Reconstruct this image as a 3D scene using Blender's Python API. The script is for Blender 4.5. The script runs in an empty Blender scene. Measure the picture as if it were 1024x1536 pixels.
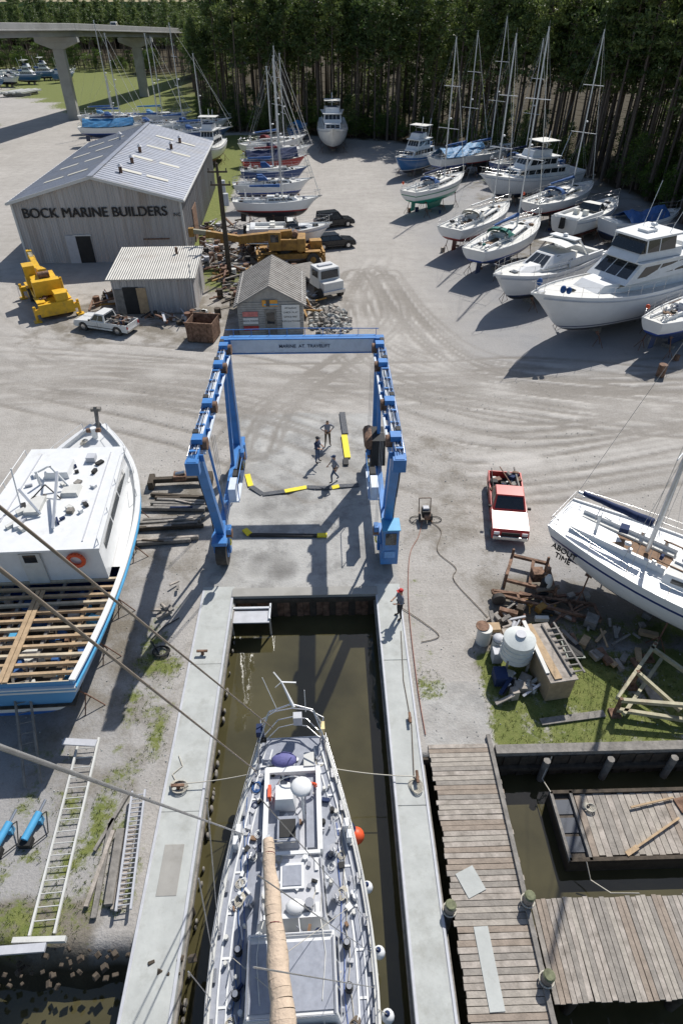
import bpy, math, random
import numpy as np
from mathutils import Vector, Matrix, noise
R=random.Random(7)
sc=bpy.context.scene
rad=math.radians
# ---------------------------------------------------------------- materials
MC={}
def mat(name,c,rough=.6,metal=0.,var=.18,scale=3.,bump=0.,c2=None,spec=.5,streak=0,dirt=None,dirtamt=0.):
    if name in MC: return MC[name]
    m=bpy.data.materials.new(name); m.use_nodes=True; nt=m.node_tree; N=nt.nodes; L=nt.links
    p=N['Principled BSDF']; p.inputs['Roughness'].default_value=rough; p.inputs['Metallic'].default_value=metal
    p.inputs['Specular IOR Level'].default_value=spec
    tc=N.new('ShaderNodeTexCoord'); mp=N.new('ShaderNodeMapping'); L.new(tc.outputs['Object'],mp.inputs[0])
    if streak: mp.inputs['Scale'].default_value=(1,1,.12)
    n=N.new('ShaderNodeTexNoise'); n.inputs['Scale'].default_value=scale; n.inputs['Detail'].default_value=5; n.inputs['Roughness'].default_value=.65
    L.new(mp.outputs[0],n.inputs['Vector'])
    r=N.new('ShaderNodeValToRGB'); r.color_ramp.elements[0].position=.32; r.color_ramp.elements[1].position=.68
    a=[x*(1-var) for x in c]; b=[min(1,x*(1+var)) for x in (c2 or c)]
    r.color_ramp.elements[0].color=(*a,1); r.color_ramp.elements[1].color=(*b,1)
    L.new(n.outputs['Fac'],r.inputs[0]); out=r.outputs[0]
    if dirt:
        n2=N.new('ShaderNodeTexNoise'); n2.inputs['Scale'].default_value=scale*.45; n2.inputs['Detail'].default_value=8; n2.inputs['Roughness'].default_value=.75
        L.new(mp.outputs[0],n2.inputs['Vector'])
        rr=N.new('ShaderNodeValToRGB'); rr.color_ramp.elements[0].position=.62-dirtamt*.3; rr.color_ramp.elements[1].position=.75
        rr.color_ramp.elements[1].color=(min(1,.5+dirtamt),)*3+(1,)
        L.new(n2.outputs['Fac'],rr.inputs[0])
        mx=N.new('ShaderNodeMixRGB'); L.new(rr.outputs[0],mx.inputs[0]); L.new(out,mx.inputs[1]); mx.inputs[2].default_value=(*dirt,1); out=mx.outputs[0]
    L.new(out,p.inputs['Base Color'])
    if bump:
        bn=N.new('ShaderNodeBump'); bn.inputs['Strength'].default_value=bump; bn.inputs['Distance'].default_value=.03
        n3=N.new('ShaderNodeTexNoise'); n3.inputs['Scale'].default_value=scale*4; n3.inputs['Detail'].default_value=4
        L.new(mp.outputs[0],n3.inputs['Vector']); L.new(n3.outputs['Fac'],bn.inputs['Height']); L.new(bn.outputs[0],p.inputs['Normal'])
    MC[name]=m; return m
def hullmat(name,bottom,boot,top,zw,stripe=None,zs=None,tw=.14):
    """hull paint: antifouling below the waterline, boot stripe, topsides"""
    if name in MC: return MC[name]
    m=bpy.data.materials.new(name); m.use_nodes=True; nt=m.node_tree; N=nt.nodes; L=nt.links
    p=N['Principled BSDF']; tc=N.new('ShaderNodeTexCoord'); sp=N.new('ShaderNodeSeparateXYZ'); L.new(tc.outputs['Object'],sp.inputs[0])
    ns=N.new('ShaderNodeTexNoise'); ns.inputs['Scale'].default_value=1.3; ns.inputs['Detail'].default_value=7; L.new(tc.outputs['Object'],ns.inputs['Vector'])
    def step(z):
        g=N.new('ShaderNodeMath'); g.operation='GREATER_THAN'; g.inputs[1].default_value=z; L.new(sp.outputs[2],g.inputs[0]); return g.outputs[0]
    def mix(f,a,b):
        x=N.new('ShaderNodeMixRGB'); L.new(f,x.inputs[0])
        if isinstance(a,tuple): x.inputs[1].default_value=(*a,1)
        else: L.new(a,x.inputs[1])
        if isinstance(b,tuple): x.inputs[2].default_value=(*b,1)
        else: L.new(b,x.inputs[2])
        return x.outputs[0]
    o=mix(ns.outputs['Fac'],tuple(x*.6 for x in bottom),tuple(min(1,x*1.4) for x in bottom))
    o=mix(step(zw),o,boot)
    t=mix(ns.outputs['Fac'],tuple(x*.88 for x in top),tuple(min(1,x*1.08) for x in top))
    o=mix(step(zw+tw),o,t)
    if stripe:
        o=mix(step(zs),o,stripe); o=mix(step(zs+.12),o,t)
    L.new(o,p.inputs['Base Color']); p.inputs['Roughness'].default_value=.3
    MC[name]=m; return m
W=mat('gelcoat_white',(.72,.73,.73),.35,var=.05,scale=2,dirt=(.5,.48,.42),dirtamt=.15)
W2=mat('deck_offwhite',(.58,.58,.55),.6,var=.08,scale=3,dirt=(.4,.38,.32),dirtamt=.2)
GLS=mat('dark_glass',(.02,.025,.03),.08,var=.2,spec=.8)
ALU=mat('aluminium_spar',(.62,.64,.66),.35,.6,var=.08)
WIRE=mat('rigging_wire',(.45,.45,.45),.35,.6)
STAYW=mat('stay_wire_brown',(.30,.25,.2),.5,.3)
STEEL=mat('stainless',(.6,.6,.6),.25,.85,var=.05)
BLUE=mat('lift_blue',(.05,.2,.5),.4,var=.14,scale=2,dirt=(.10,.16,.26),dirtamt=.25)
LWHITE=mat('lift_white',(.6,.66,.74),.5,var=.08,dirt=(.35,.33,.3),dirtamt=.2)
BLACK=mat('black_rubber',(.02,.02,.02),.75,var=.3)
TYRE=mat('tyre_dusty',(.06,.055,.05),.9,var=.3,scale=6)
RUST=mat('rusty_steel',(.13,.065,.035),.85,var=.45,scale=4,bump=.4,c2=(.2,.12,.08))
STAND=mat('jackstand_paint',(.16,.08,.05),.7,var=.3)
CONC=mat('concrete_pier',(.44,.455,.435),.85,var=.1,scale=1.2,bump=.25,dirt=(.27,.27,.24),dirtamt=.38)
CONC2=mat('concrete_old',(.33,.32,.295),.9,var=.15,scale=.6,bump=.3,dirt=(.2,.19,.16),dirtamt=.35)
WOOD=mat('weathered_timber',(.30,.265,.225),.9,var=.25,scale=3,bump=.5,c2=(.37,.33,.29))
WOODL=mat('new_timber',(.42,.30,.18),.8,var=.2,scale=4,bump=.3)
WOODG=mat('grey_timber',(.22,.205,.185),.9,var=.3,scale=4,bump=.5)
WOODD=mat('dark_timber',(.07,.055,.04),.9,var=.35,scale=4,bump=.5)
YEL=mat('crane_yellow',(.72,.42,.02),.5,var=.15,scale=2,dirt=(.25,.15,.06),dirtamt=.3)
ORY=mat('old_crane_orange',(.35,.19,.04),.7,var=.3,scale=2,dirt=(.12,.06,.03),dirtamt=.5)
REDP=mat('red_truck_paint',(.52,.055,.045),.3,var=.08,scale=1)
WHP=mat('white_truck_paint',(.66,.66,.64),.35,var=.06,scale=2,dirt=(.35,.3,.25),dirtamt=.2)
BLKP=mat('black_car_paint',(.012,.014,.018),.2,var=.1)
CANB=mat('canvas_blue',(.03,.10,.28),.85,var=.25,scale=2,bump=.6)
TARPB=mat('tarp_blue',(.03,.20,.42),.6,var=.25,scale=1.5,bump=1.)
CANN=mat('canvas_navy',(.015,.03,.09),.85,var=.2,scale=2,bump=.5)
CANG=mat('canvas_green',(.02,.16,.13),.85,var=.25,scale=2,bump=.5)
CANT=mat('canvas_tan',(.56,.44,.33),.85,var=.12,scale=3,bump=.9)
CANW=mat('sail_white',(.7,.69,.64),.8,var=.1,scale=3,bump=.6)
CANM=mat('canvas_maroon',(.18,.02,.03),.85,var=.25,scale=2,bump=.5)
TEAK=mat('teak',(.2,.12,.07),.8,var=.25,scale=6)
ROPE=mat('rope',(.5,.47,.4),.9,var=.15,scale=30)
ROPED=mat('rope_dark',(.16,.13,.1),.9,var=.2,scale=30)
HOSE=mat('hose_red',(.30,.13,.09),.7)
GREYD=mat('deck_grey_nonskid',(.30,.32,.37),.8,var=.12,scale=6,dirt=(.40,.41,.44),dirtamt=.25)
GREYL=mat('light_grey_paint',(.47,.48,.51),.6,var=.1)
ORNG=mat('orange_buoy',(.75,.1,.03),.5,var=.08)
YELS=mat('yellow_strap',(.8,.66,.03),.7,var=.1)
GRYS=mat('grey_strap',(.1,.105,.115),.9,var=.3,scale=8)
CYANP=mat('light_blue_paint',(.08,.35,.6),.5,var=.1)
BARK=mat('pine_bark',(.13,.10,.08),.95,var=.35,scale=3,bump=.6,streak=1)
def leafmat(name,a,b):
    m=bpy.data.materials.new(name); m.use_nodes=True; nt=m.node_tree; N=nt.nodes; L=nt.links; p=N['Principled BSDF']
    oi=N.new('ShaderNodeObjectInfo'); g=N.new('ShaderNodeNewGeometry'); n=N.new('ShaderNodeTexNoise'); n.inputs['Scale'].default_value=.6
    L.new(g.outputs['Position'],n.inputs['Vector'])
    ad=N.new('ShaderNodeMath'); ad.operation='ADD'; L.new(n.outputs['Fac'],ad.inputs[0])
    ml=N.new('ShaderNodeMath'); ml.operation='MULTIPLY_ADD'; ml.inputs[1].default_value=.6; ml.inputs[2].default_value=-.3; L.new(oi.outputs['Random'],ml.inputs[0]); L.new(ml.outputs[0],ad.inputs[1])
    r=N.new('ShaderNodeValToRGB'); r.color_ramp.elements[0].position=.25; r.color_ramp.elements[1].position=.8
    r.color_ramp.elements[0].color=(*a,1); r.color_ramp.elements[1].color=(*b,1); L.new(ad.outputs[0],r.inputs[0]); L.new(r.outputs[0],p.inputs['Base Color'])
    p.inputs['Roughness'].default_value=.5
    tr=N.new('ShaderNodeBsdfTranslucent'); L.new(r.outputs[0],tr.inputs[0]); mx=N.new('ShaderNodeMixShader'); mx.inputs[0].default_value=.4
    L.new(p.outputs[0],mx.inputs[1]); L.new(tr.outputs[0],mx.inputs[2]); L.new(mx.outputs[0],N['Material Output'].inputs[0])
    return m
PINE=leafmat('pine_needles',(.055,.095,.025),(.16,.21,.06))
PINEL=leafmat('pine_needles_light',(.11,.16,.045),(.24,.29,.085))
BUSHM=leafmat('bush_leaves',(.07,.13,.015),(.19,.29,.045))
GRASSM=leafmat('grass_blades',(.06,.10,.02),(.17,.2,.06))
# ---------------------------------------------------------------- mesh builder
class B:
    def __init__(s): s.v=[];s.f=[];s.m=[];s.sm=[];s.mats=[];s.T=Matrix()
    def mi(s,m):
        if m not in s.mats: s.mats.append(m)
        return s.mats.index(m)
    def add(s,vs,fs,m,sm=False):
        o=len(s.v); T=s.T
        s.v+= [tuple(T@Vector(v)) for v in vs]
        i=s.mi(m)
        for f in fs: s.f.append([o+a for a in f]); s.m.append(i); s.sm.append(sm)
    def box(s,c,d,m,rz=0,rx=0,ry=0,tx=1,ty=1):
        x,y,z=[a/2 for a in d]; M=Matrix.Translation(c)@Matrix.Rotation(rz,4,'Z')@Matrix.Rotation(ry,4,'Y')@Matrix.Rotation(rx,4,'X')
        vs=[(-x,-y,-z),(x,-y,-z),(x,y,-z),(-x,y,-z),(-x*tx,-y*ty,z),(x*tx,-y*ty,z),(x*tx,y*ty,z),(-x*tx,y*ty,z)]
        s.add([M@Vector(v) for v in vs],[(3,2,1,0),(4,5,6,7),(0,1,5,4),(1,2,6,5),(2,3,7,6),(3,0,4,7)],m)
    def beam(s,p,q,w,h,m):
        p=Vector(p);q=Vector(q);d=(q-p);l=d.length
        if l<1e-6:return
        d.normalize();up=Vector((0,0,1)) if abs(d.z)<.95 else Vector((0,1,0))
        x=d.cross(up).normalized();y=x.cross(d).normalized()
        vs=[]
        for c in(p,q):
            for a,b in((-1,-1),(1,-1),(1,1),(-1,1)): vs.append(c+x*a*w/2+y*b*h/2)
        s.add(vs,[(3,2,1,0),(4,5,6,7),(0,1,5,4),(1,2,6,5),(2,3,7,6),(3,0,4,7)],m)
    def cyl(s,p,q,r,m,r2=None,n=8,sm=True,cap=True):
        p=Vector(p);q=Vector(q);d=(q-p)
        if d.length<1e-6:return
        d.normalize();up=Vector((0,0,1)) if abs(d.z)<.9 else Vector((0,1,0))
        x=d.cross(up).normalized();y=x.cross(d); r2=r if r2 is None else r2
        vs=[]
        for c,rr in((p,r),(q,r2)):
            for i in range(n):
                a=2*math.pi*i/n; vs.append(c+x*math.cos(a)*rr+y*math.sin(a)*rr)
        s.add(vs,[(i,(i+1)%n,n+(i+1)%n,n+i) for i in range(n)],m,sm)
        if cap: s.add(vs,[tuple(range(n))[::-1],tuple(range(n,2*n))],m)
    def tube(s,pts,r,m,n=5):
        for a,b in zip(pts[:-1],pts[1:]): s.cyl(a,b,r,m,n=n,cap=False)
    def sph(s,c,r,m,sc=(1,1,1),n=10,k=6):
        vs=[(c[0],c[1],c[2]-r*sc[2])]
        for j in range(1,k):
            t=math.pi*j/k-math.pi/2
            for i in range(n):
                a=2*math.pi*i/n; vs.append((c[0]+r*sc[0]*math.cos(t)*math.cos(a),c[1]+r*sc[1]*math.cos(t)*math.sin(a),c[2]+r*sc[2]*math.sin(t)))
        vs.append((c[0],c[1],c[2]+r*sc[2])); fs=[]
        for i in range(n):
            fs.append((0,1+(i+1)%n,1+i)); e=1+(k-2)*n; fs.append((e+i,e+(i+1)%n,len(vs)-1))
            for j in range(k-2):
                o=1+j*n; fs.append((o+i,o+(i+1)%n,o+n+(i+1)%n,o+n+i))
        s.add(vs,fs,m,True)
    def prism(s,poly,z0,z1,m):
        n=len(poly); vs=[(x,y,z0) for x,y in poly]+[(x,y,z1) for x,y in poly]
        s.add(vs,[tuple(range(n))[::-1],tuple(range(n,2*n))]+[(i,(i+1)%n,n+(i+1)%n,n+i) for i in range(n)],m)
    def sprism(s,prof,y0,y1,m):
        n=len(prof); vs=[(x,y0,z) for x,z in prof]+[(x,y1,z) for x,z in prof]
        s.add(vs,[tuple(range(n)),tuple(range(n,2*n))[::-1]]+[(i,n+i,n+(i+1)%n,(i+1)%n) for i in range(n)],m)
    def quad(s,a,b,c,d,m): s.add([a,b,c,d],[(0,1,2,3)],m)
    def coil(s,x,y,z,rx,ry,r,m,k=5):
        for j in range(k): s.tube([(x+rx*math.cos(a)*(1+.06*j)+.03*j,y+ry*math.sin(a)*(1+.05*j)-.02*j,z+r*j) for a in np.arange(0,6.7,.45)],r,m,n=4)
    def pane(s,q,u0,u1,v0,v1,m,off=.012):
        a,b,c,d=[Vector(x) for x in q]
        n=(b-a).cross(d-a).normalized()*off
        P=lambda u,v:(a*(1-u)+b*u)*(1-v)+(d*(1-u)+c*u)*v+n
        s.add([P(u0,v0),P(u1,v0),P(u1,v1),P(u0,v1)],[(0,1,2,3)],m)
    def obj(s,name,loc=(0,0,0),rz=0,bevel=0,parent=None):
        me=bpy.data.meshes.new(name); me.from_pydata(s.v,[],s.f)
        for m in s.mats: me.materials.append(m)
        me.polygons.foreach_set('material_index',s.m); me.polygons.foreach_set('use_smooth',s.sm); me.update()
        o=bpy.data.objects.new(name,me); o.location=loc; o.rotation_euler=(0,0,rz); sc.collection.objects.link(o)
        if bevel:
            b=o.modifiers.new('b','BEVEL'); b.width=bevel; b.segments=1; b.limit_method='ANGLE'; b.angle_limit=rad(50)
        if parent: o.parent=parent
        return o
def text(body,size,loc,rot,m,name,parent=None,ext=.01,bold=.0):
    c=bpy.data.curves.new(name,'FONT'); c.body=body; c.size=size; c.extrude=ext; c.offset=bold; c.align_x='CENTER'; c.align_y='CENTER'; c.materials.append(m)
    o=bpy.data.objects.new(name,c); o.location=loc; o.rotation_euler=rot; sc.collection.objects.link(o)
    if parent: o.parent=parent
    return o
def ss(x,a,b):
    t=np.clip((x-a)/(b-a),0,1); return t*t*(3-2*t)
# ---------------------------------------------------------------- ground
def axis(lo,hi,step,outs):
    core=np.arange(lo,hi+1e-6,step); l=[lo-o for o in outs][::-1]; r=[hi+o for o in outs]
    return np.concatenate([l,core,r])
outs=[1,2,3,4,6,8,10,13,16,20,25,30,36,43,50,60,70,85,100,120,150,200,300,500,900,1800,3000]
xs=axis(-30,34,.2,outs); ys=np.concatenate([np.array([-60,-30,-15,-8,-4,-2,0]),np.arange(1,66,.2),np.arange(66,150,.7),[152+o for o in [0,2,4,6,9,12,15,20,25,30,36,43,50,60,75,90,110,140,200,350,600,1200,2500]]])
X,Y=np.meshgrid(xs,ys)
def vnoise(x,y,s,seed=0):
    r=np.random.default_rng(seed); g=r.random((257,257)); u=(x/s)%256; v=(y/s)%256; i=u.astype(int);j=v.astype(int);fu=u-i;fv=v-j
    fu=fu*fu*(3-2*fu);fv=fv*fv*(3-2*fv)
    return (g[i,j]*(1-fu)+g[i+1,j]*fu)*(1-fv)+(g[i,j+1]*(1-fu)+g[i+1,j+1]*fu)*fv
nz=vnoise(X,Y,2.,1)*.5+vnoise(X,Y,.8,2)*.3+vnoise(X,Y,5.,3)*.2
Z=np.zeros_like(X)+ (nz-.5)*.05*ss(Y,20,24)*ss(np.abs(X+1.2),6.5,8)
basin=(X>-4.6)&(X<2.3)&(Y<19.75)
rightw=(X>2.9)&(Y<11.75)
Z[basin|rightw]=-3.5
bank=6.15+ (nz-.5)*1.2
lw=(X<-5.6)
Z=np.where(lw,np.minimum(Z,-3.5*ss(bank-Y,-.1,1.7)+Z),Z)
Z[(Y<3)]=-3.5
def rect(x0,x1,y0,y1,s=.8): return ss(X,x0-s,x0+s)*(1-ss(X,x1-s,x1+s))*ss(Y,y0-s,y0+s)*(1-ss(Y,y1-s,y1+s))
bx=[-400,-120,-75,-50,-36,-25,-11,10,26,38,43,44.5]; by=[300,300,295,270,215,150,147,139,128,113,92,60]
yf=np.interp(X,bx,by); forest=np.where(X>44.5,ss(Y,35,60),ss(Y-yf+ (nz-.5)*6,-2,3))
def dpoly(P):
    d=np.full(X.shape,1e9)
    for (ax,ay),(bx_,by_) in zip(P[:-1],P[1:]):
        ux,uy=bx_-ax,by_-ay; t=np.clip(((X-ax)*ux+(Y-ay)*uy)/(ux*ux+uy*uy+1e-9),0,1); d=np.minimum(d,np.hypot(X-ax-t*ux,Y-ay-t*uy))
    return d
road=dpoly([(-36,90),(-48,125),(-62,162),(-87,204),(-130,262),(-200,330)])
lawn=ss(road,8,11)*ss(Y,146,154)*(X<-28)*.95
grass=np.maximum.reduce([rect(5.9,30,11.9,16.4,.5)*(.3+.7*nz+.1),rect(8.2,30,16.2,18.2,1)*.7*nz*1.4,rect(-19.5,-12.6,72,146,1.5)*.95,lawn,
  rect(-30,-7,6,9.5,1)*.62*(nz*1.55),rect(-8.2,-5.9,7,20,.5)*nz*.95,rect(-12,-8,9,13,1)*nz*.8, rect(3.2,4.6,14,21,.4)*nz*.75, rect(-40,-31,55,64,2)*nz*.9,rect(-16,-5,58,66,2)*nz,rect(-80,-46,100,150,4)*nz*ss(road,6,10),rect(-30,-19,126,146,3)*nz*1.2,rect(10,44,100,127,4)*nz*.75])
concr=rect(-5.9,3.2,19.9,36,.5)*(.55+.6*nz); concr=np.maximum(concr,rect(3.3,6,12,15,.2)*.5)
grey=np.maximum.reduce([rect(12,60,42,130,5)*(.5+nz*.7),rect(8,60,15,22,2)*.7,rect(-40,-7,3,22,2)*(.35+.5*nz),rect(-14,-4,70,140,2)*.4])
dirt=np.maximum.reduce([rect(-30,-7,4,7.4,.7)*.9,rect(-12,-5.8,10,24,1.5)*.5*nz*1.6,rect(6,24,14,21,1.5)*.7*nz*1.5,rect(-24,2,46,58,3)*.6*nz*1.5,rect(-18,-4,58,70,3)*.8,rect(-13,-6,22,29,1)*.6*nz*1.5,rect(18,44,55,105,5)*nz*.75,rect(3.4,9,20,34,2)*nz*.62])
wet=np.clip(np.maximum.reduce([rect(-4.2,-1.2,20.5,23,.8)*nz*1.05,rect(-3,1.6,30,34,1.2)*nz*1.0,rect(-5,2.5,24.5,29,1)*nz*.75]),0,1)
trk=np.zeros_like(X); lt=np.zeros_like(X); fine=(Y<68)&(np.abs(X)<60)
curves=[([(36,38),(26,37),(16,38.8),(8,42),(4,47),(3,56),(5,66)],13,1.6),([(34,34.5),(24,33),(14,31),(8,31.5),(0,37),(-10,42),(-30,46)],9,1.8),([(-36,38),(-20,42),(-8,41),(6,40),(14,40),(26,36.5),(40,33)],16,2.2),
 ([(-36,72),(-33,56),(-22,44),(-6,38),(2,33)],7,2),([(4,62),(5,50),(0,42),(-4,36),(-5,31)],7,1.2),([(6,62),(8,50),(12,42),(22,40),(36,42)],8,1.6)]
for ci,(P,n,sp) in enumerate(curves):
    for k in range(n):
        off=R.gauss(0,sp); ox=R.gauss(0,.4); rot=R.gauss(0,.05)
        P2=[(x+off*.6+ox,y+off+rot*x) for x,y in P]
        Q=[]
        for i in range(len(P2)-1):
            p0=P2[max(i-1,0)];p1=P2[i];p2=P2[i+1];p3=P2[min(i+2,len(P2)-1)]
            for t in (0,.25,.5,.75):
                Q.append(tuple(.5*((2*p1[c])+(-p0[c]+p2[c])*t+(2*p0[c]-5*p1[c]+4*p2[c]-p3[c])*t*t+(-p0[c]+3*p1[c]-3*p2[c]+p3[c])*t**3) for c in(0,1)))
        Q.append(P2[-1])
        d=dpoly(Q); st=R.uniform(.4,1.)
        if k%3==0: lt=np.maximum(lt,st*(1-ss(np.abs(d-.85),.08,.24)))
        else: trk=np.maximum(trk,st*(1-ss(np.abs(d-.85),.1,.27)))
trk*=fine*(.25+1.1*vnoise(X,Y,3.,9)); lt*=fine*ss(vnoise(X,Y,1.7,12),.35,.7)*(.4+.6*ss(X,2,8))*(1-ss(trk,.2,.6))
lt=np.maximum(lt,.8*(1-ss(np.hypot((X-11)/1.7,(Y-30.3)/.8)+(nz-.5)*.8,.7,1.1)))
me=bpy.data.meshes.new('ground'); ny,nx=X.shape
idx=np.arange(nx*ny).reshape(ny,nx)
F=np.stack([idx[:-1,:-1],idx[:-1,1:],idx[1:,1:],idx[1:,:-1]],-1).reshape(-1,4)
me.vertices.add(nx*ny); me.vertices.foreach_set('co',np.stack([X,Y,Z-trk*.05+lt*.02],-1).ravel())
me.loops.add(F.size); me.loops.foreach_set('vertex_index',F.ravel()); me.polygons.add(len(F)); me.polygons.foreach_set('loop_start',np.arange(0,F.size,4)); me.update(calc_edges=True); me.validate()
for nm,ch in(('mA',(grass,concr,trk,grey)),('mB',(forest,dirt,wet,lt))):
    a=me.color_attributes.new(nm,'FLOAT_COLOR','POINT'); a.data.foreach_set('color',np.clip(np.stack(ch,-1),0,1).astype(np.float32).ravel())
def groundmat():
    m=bpy.data.materials.new('yard_ground'); m.use_nodes=True; nt=m.node_tree; N=nt.nodes; L=nt.links; p=N['Principled BSDF']; p.inputs['Roughness'].default_value=.95; p.inputs['Specular IOR Level'].default_value=.15
    geo=N.new('ShaderNodeNewGeometry')
    def ns(s,det=6,ro=.6,st=None):
        n=N.new('ShaderNodeTexNoise'); n.inputs['Scale'].default_value=s; n.inputs['Detail'].default_value=det; n.inputs['Roughness'].default_value=ro
        if st:
            mp=N.new('ShaderNodeMapping'); mp.inputs['Scale'].default_value=st; mp.inputs['Rotation'].default_value=(0,0,.12); L.new(geo.outputs['Position'],mp.inputs[0]); L.new(mp.outputs[0],n.inputs['Vector'])
        else: L.new(geo.outputs['Position'],n.inputs['Vector'])
        return n.outputs['Fac']
    def math_(op,a,b,cl=False):
        x=N.new('ShaderNodeMath'); x.operation=op; x.use_clamp=cl
        for i,v in enumerate((a,b)):
            if isinstance(v,(int,float)): x.inputs[i].default_value=v
            else: L.new(v,x.inputs[i])
        return x.outputs[0]
    def ramp(f,a,b,c0=(0,0,0),c1=(1,1,1)):
        r=N.new('ShaderNodeValToRGB'); r.color_ramp.elements[0].position=a; r.color_ramp.elements[1].position=b; r.color_ramp.elements[0].color=(*c0,1); r.color_ramp.elements[1].color=(*c1,1); L.new(f,r.inputs[0]); return r.outputs[0]
    def mix(f,a,b,mode='MIX'):
        x=N.new('ShaderNodeMixRGB'); x.blend_type=mode
        for i,v in enumerate((f,a,b)):
            if isinstance(v,float): x.inputs[i].default_value=v
            elif isinstance(v,tuple): x.inputs[i].default_value=(*v,1)
            else: L.new(v,x.inputs[i])
        return x.outputs[0]
    A=N.new('ShaderNodeVertexColor'); A.layer_name='mA'; Bn=N.new('ShaderNodeVertexColor'); Bn.layer_name='mB'
    sa=N.new('ShaderNodeSeparateColor'); L.new(A.outputs[0],sa.inputs[0]); sb=N.new('ShaderNodeSeparateColor'); L.new(Bn.outputs[0],sb.inputs[0])
    big=ns(.13,5); mid=ns(.9,7,.7); fin=ns(9,5,.7); vfin=ns(30,3,.7); stx=ns(.8,6,.7,(.22,1.3,1)); sty=ns(.8,6,.7,(1.4,.16,1))
    col=ramp(big,.3,.7,(.345,.325,.30),(.455,.43,.40))
    col=mix(ramp(mid,.45,.75),col,(.29,.27,.245))
    col=mix(math_('MULTIPLY',ramp(stx,.48,.66),.45),col,(.26,.24,.215)); col=mix(math_('MULTIPLY',ramp(sty,.5,.68),.3),col,(.50,.475,.44))
    col=mix(.3,col,ramp(fin,.3,.72,(.2,.187,.17),(.62,.595,.555)))
    gcol=ramp(vfin,.3,.7,(.165,.17,.185),(.37,.378,.395)); col=mix(math_('MULTIPLY',A.outputs['Alpha'],.85),col,mix(.4,gcol,ramp(mid,.35,.7,(.19,.195,.21),(.34,.345,.355))))
    cc=ramp(mid,.3,.7,(.37,.365,.35),(.47,.465,.445)); cc=mix(ramp(big,.5,.62),cc,(.32,.315,.30)); cc=mix(math_('MULTIPLY',ramp(ns(.5,8,.75),.48,.6),.8),cc,(.25,.245,.235))
    col=mix(ramp(math_('ADD',math_('MULTIPLY',sa.outputs[1],1.),math_('MULTIPLY',mid,.5)),.55,.85),col,cc)
    col=mix(ramp(math_('ADD',sb.outputs[1],math_('MULTIPLY',mid,.9)),.7,1.15),col,mix(fin,(.12,.105,.085),(.27,.245,.205)))
    col=mix(math_('MULTIPLY',sa.outputs[2],.8),col,mix(fin,(.165,.148,.13),(.275,.255,.225)))
    col=mix(math_('MULTIPLY',Bn.outputs['Alpha'],.75),col,mix(fin,(.47,.445,.41),(.61,.585,.55)))
    col=mix(ramp(math_('ADD',sb.outputs[2],math_('MULTIPLY',mid,.3)),.55,.85),col,(.165,.16,.15))
    gr=mix(ramp(ns(2.2,8,.75),.3,.7),(.085,.13,.02),(.22,.23,.075)); gr=mix(.35,gr,ramp(vfin,.3,.7,(.03,.05,.01),(.3,.3,.14)))
    col=mix(ramp(math_('ADD',sa.outputs[0],math_('MULTIPLY',math_('SUBTRACT',ns(1.6,9,.8),.5),1.8)),.42,.62),col,gr)
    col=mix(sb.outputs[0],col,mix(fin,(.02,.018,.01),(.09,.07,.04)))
    sepz=N.new('ShaderNodeSeparateXYZ'); L.new(geo.outputs['Position'],sepz.inputs[0])
    col=mix(ramp(math_('MULTIPLY',sepz.outputs[2],-1.),.12,.7),col,mix(mid,(.02,.018,.012),(.07,.06,.04)))
    L.new(col,p.inputs['Base Color'])
    b=N.new('ShaderNodeBump'); b.inputs['Strength'].default_value=.7; b.inputs['Distance'].default_value=.05
    L.new(math_('ADD',fin,math_('MULTIPLY',mid,1.5)),b.inputs['Height']); L.new(b.outputs[0],p.inputs['Normal'])
    return m
me.materials.append(groundmat()); g=bpy.data.objects.new('ground',me); sc.collection.objects.link(g)
# water
wm=bpy.data.materials.new('murky_water'); wm.use_nodes=True; N=wm.node_tree.nodes; L=wm.node_tree.links; p=N['Principled BSDF']
p.inputs['Roughness'].default_value=.03; p.inputs['Specular IOR Level'].default_value=.6
tc=N.new('ShaderNodeTexCoord'); n=N.new('ShaderNodeTexNoise'); n.inputs['Scale'].default_value=1.4; n.inputs['Detail'].default_value=3; L.new(tc.outputs['Object'],n.inputs[0])
b=N.new('ShaderNodeBump'); b.inputs['Strength'].default_value=.1; b.inputs['Distance'].default_value=.06; L.new(n.outputs[0],b.inputs['Height']); L.new(b.outputs[0],p.inputs['Normal'])
n2=N.new('ShaderNodeTexNoise'); n2.inputs['Scale'].default_value=.35; n2.inputs['Detail'].default_value=5; L.new(tc.outputs['Object'],n2.inputs[0])
r=N.new('ShaderNodeValToRGB'); r.color_ramp.elements[0].position=.3; r.color_ramp.elements[1].position=.7; r.color_ramp.elements[0].color=(.042,.038,.018,1); r.color_ramp.elements[1].color=(.095,.084,.04,1)
L.new(n2.outputs[0],r.inputs[0]); L.new(r.outputs[0],p.inputs['Base Color'])
b=B(); b.quad((-90,-50,-1.3),(90,-50,-1.3),(90,19.9,-1.3),(-90,19.9,-1.3),wm); b.obj('water')
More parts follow.
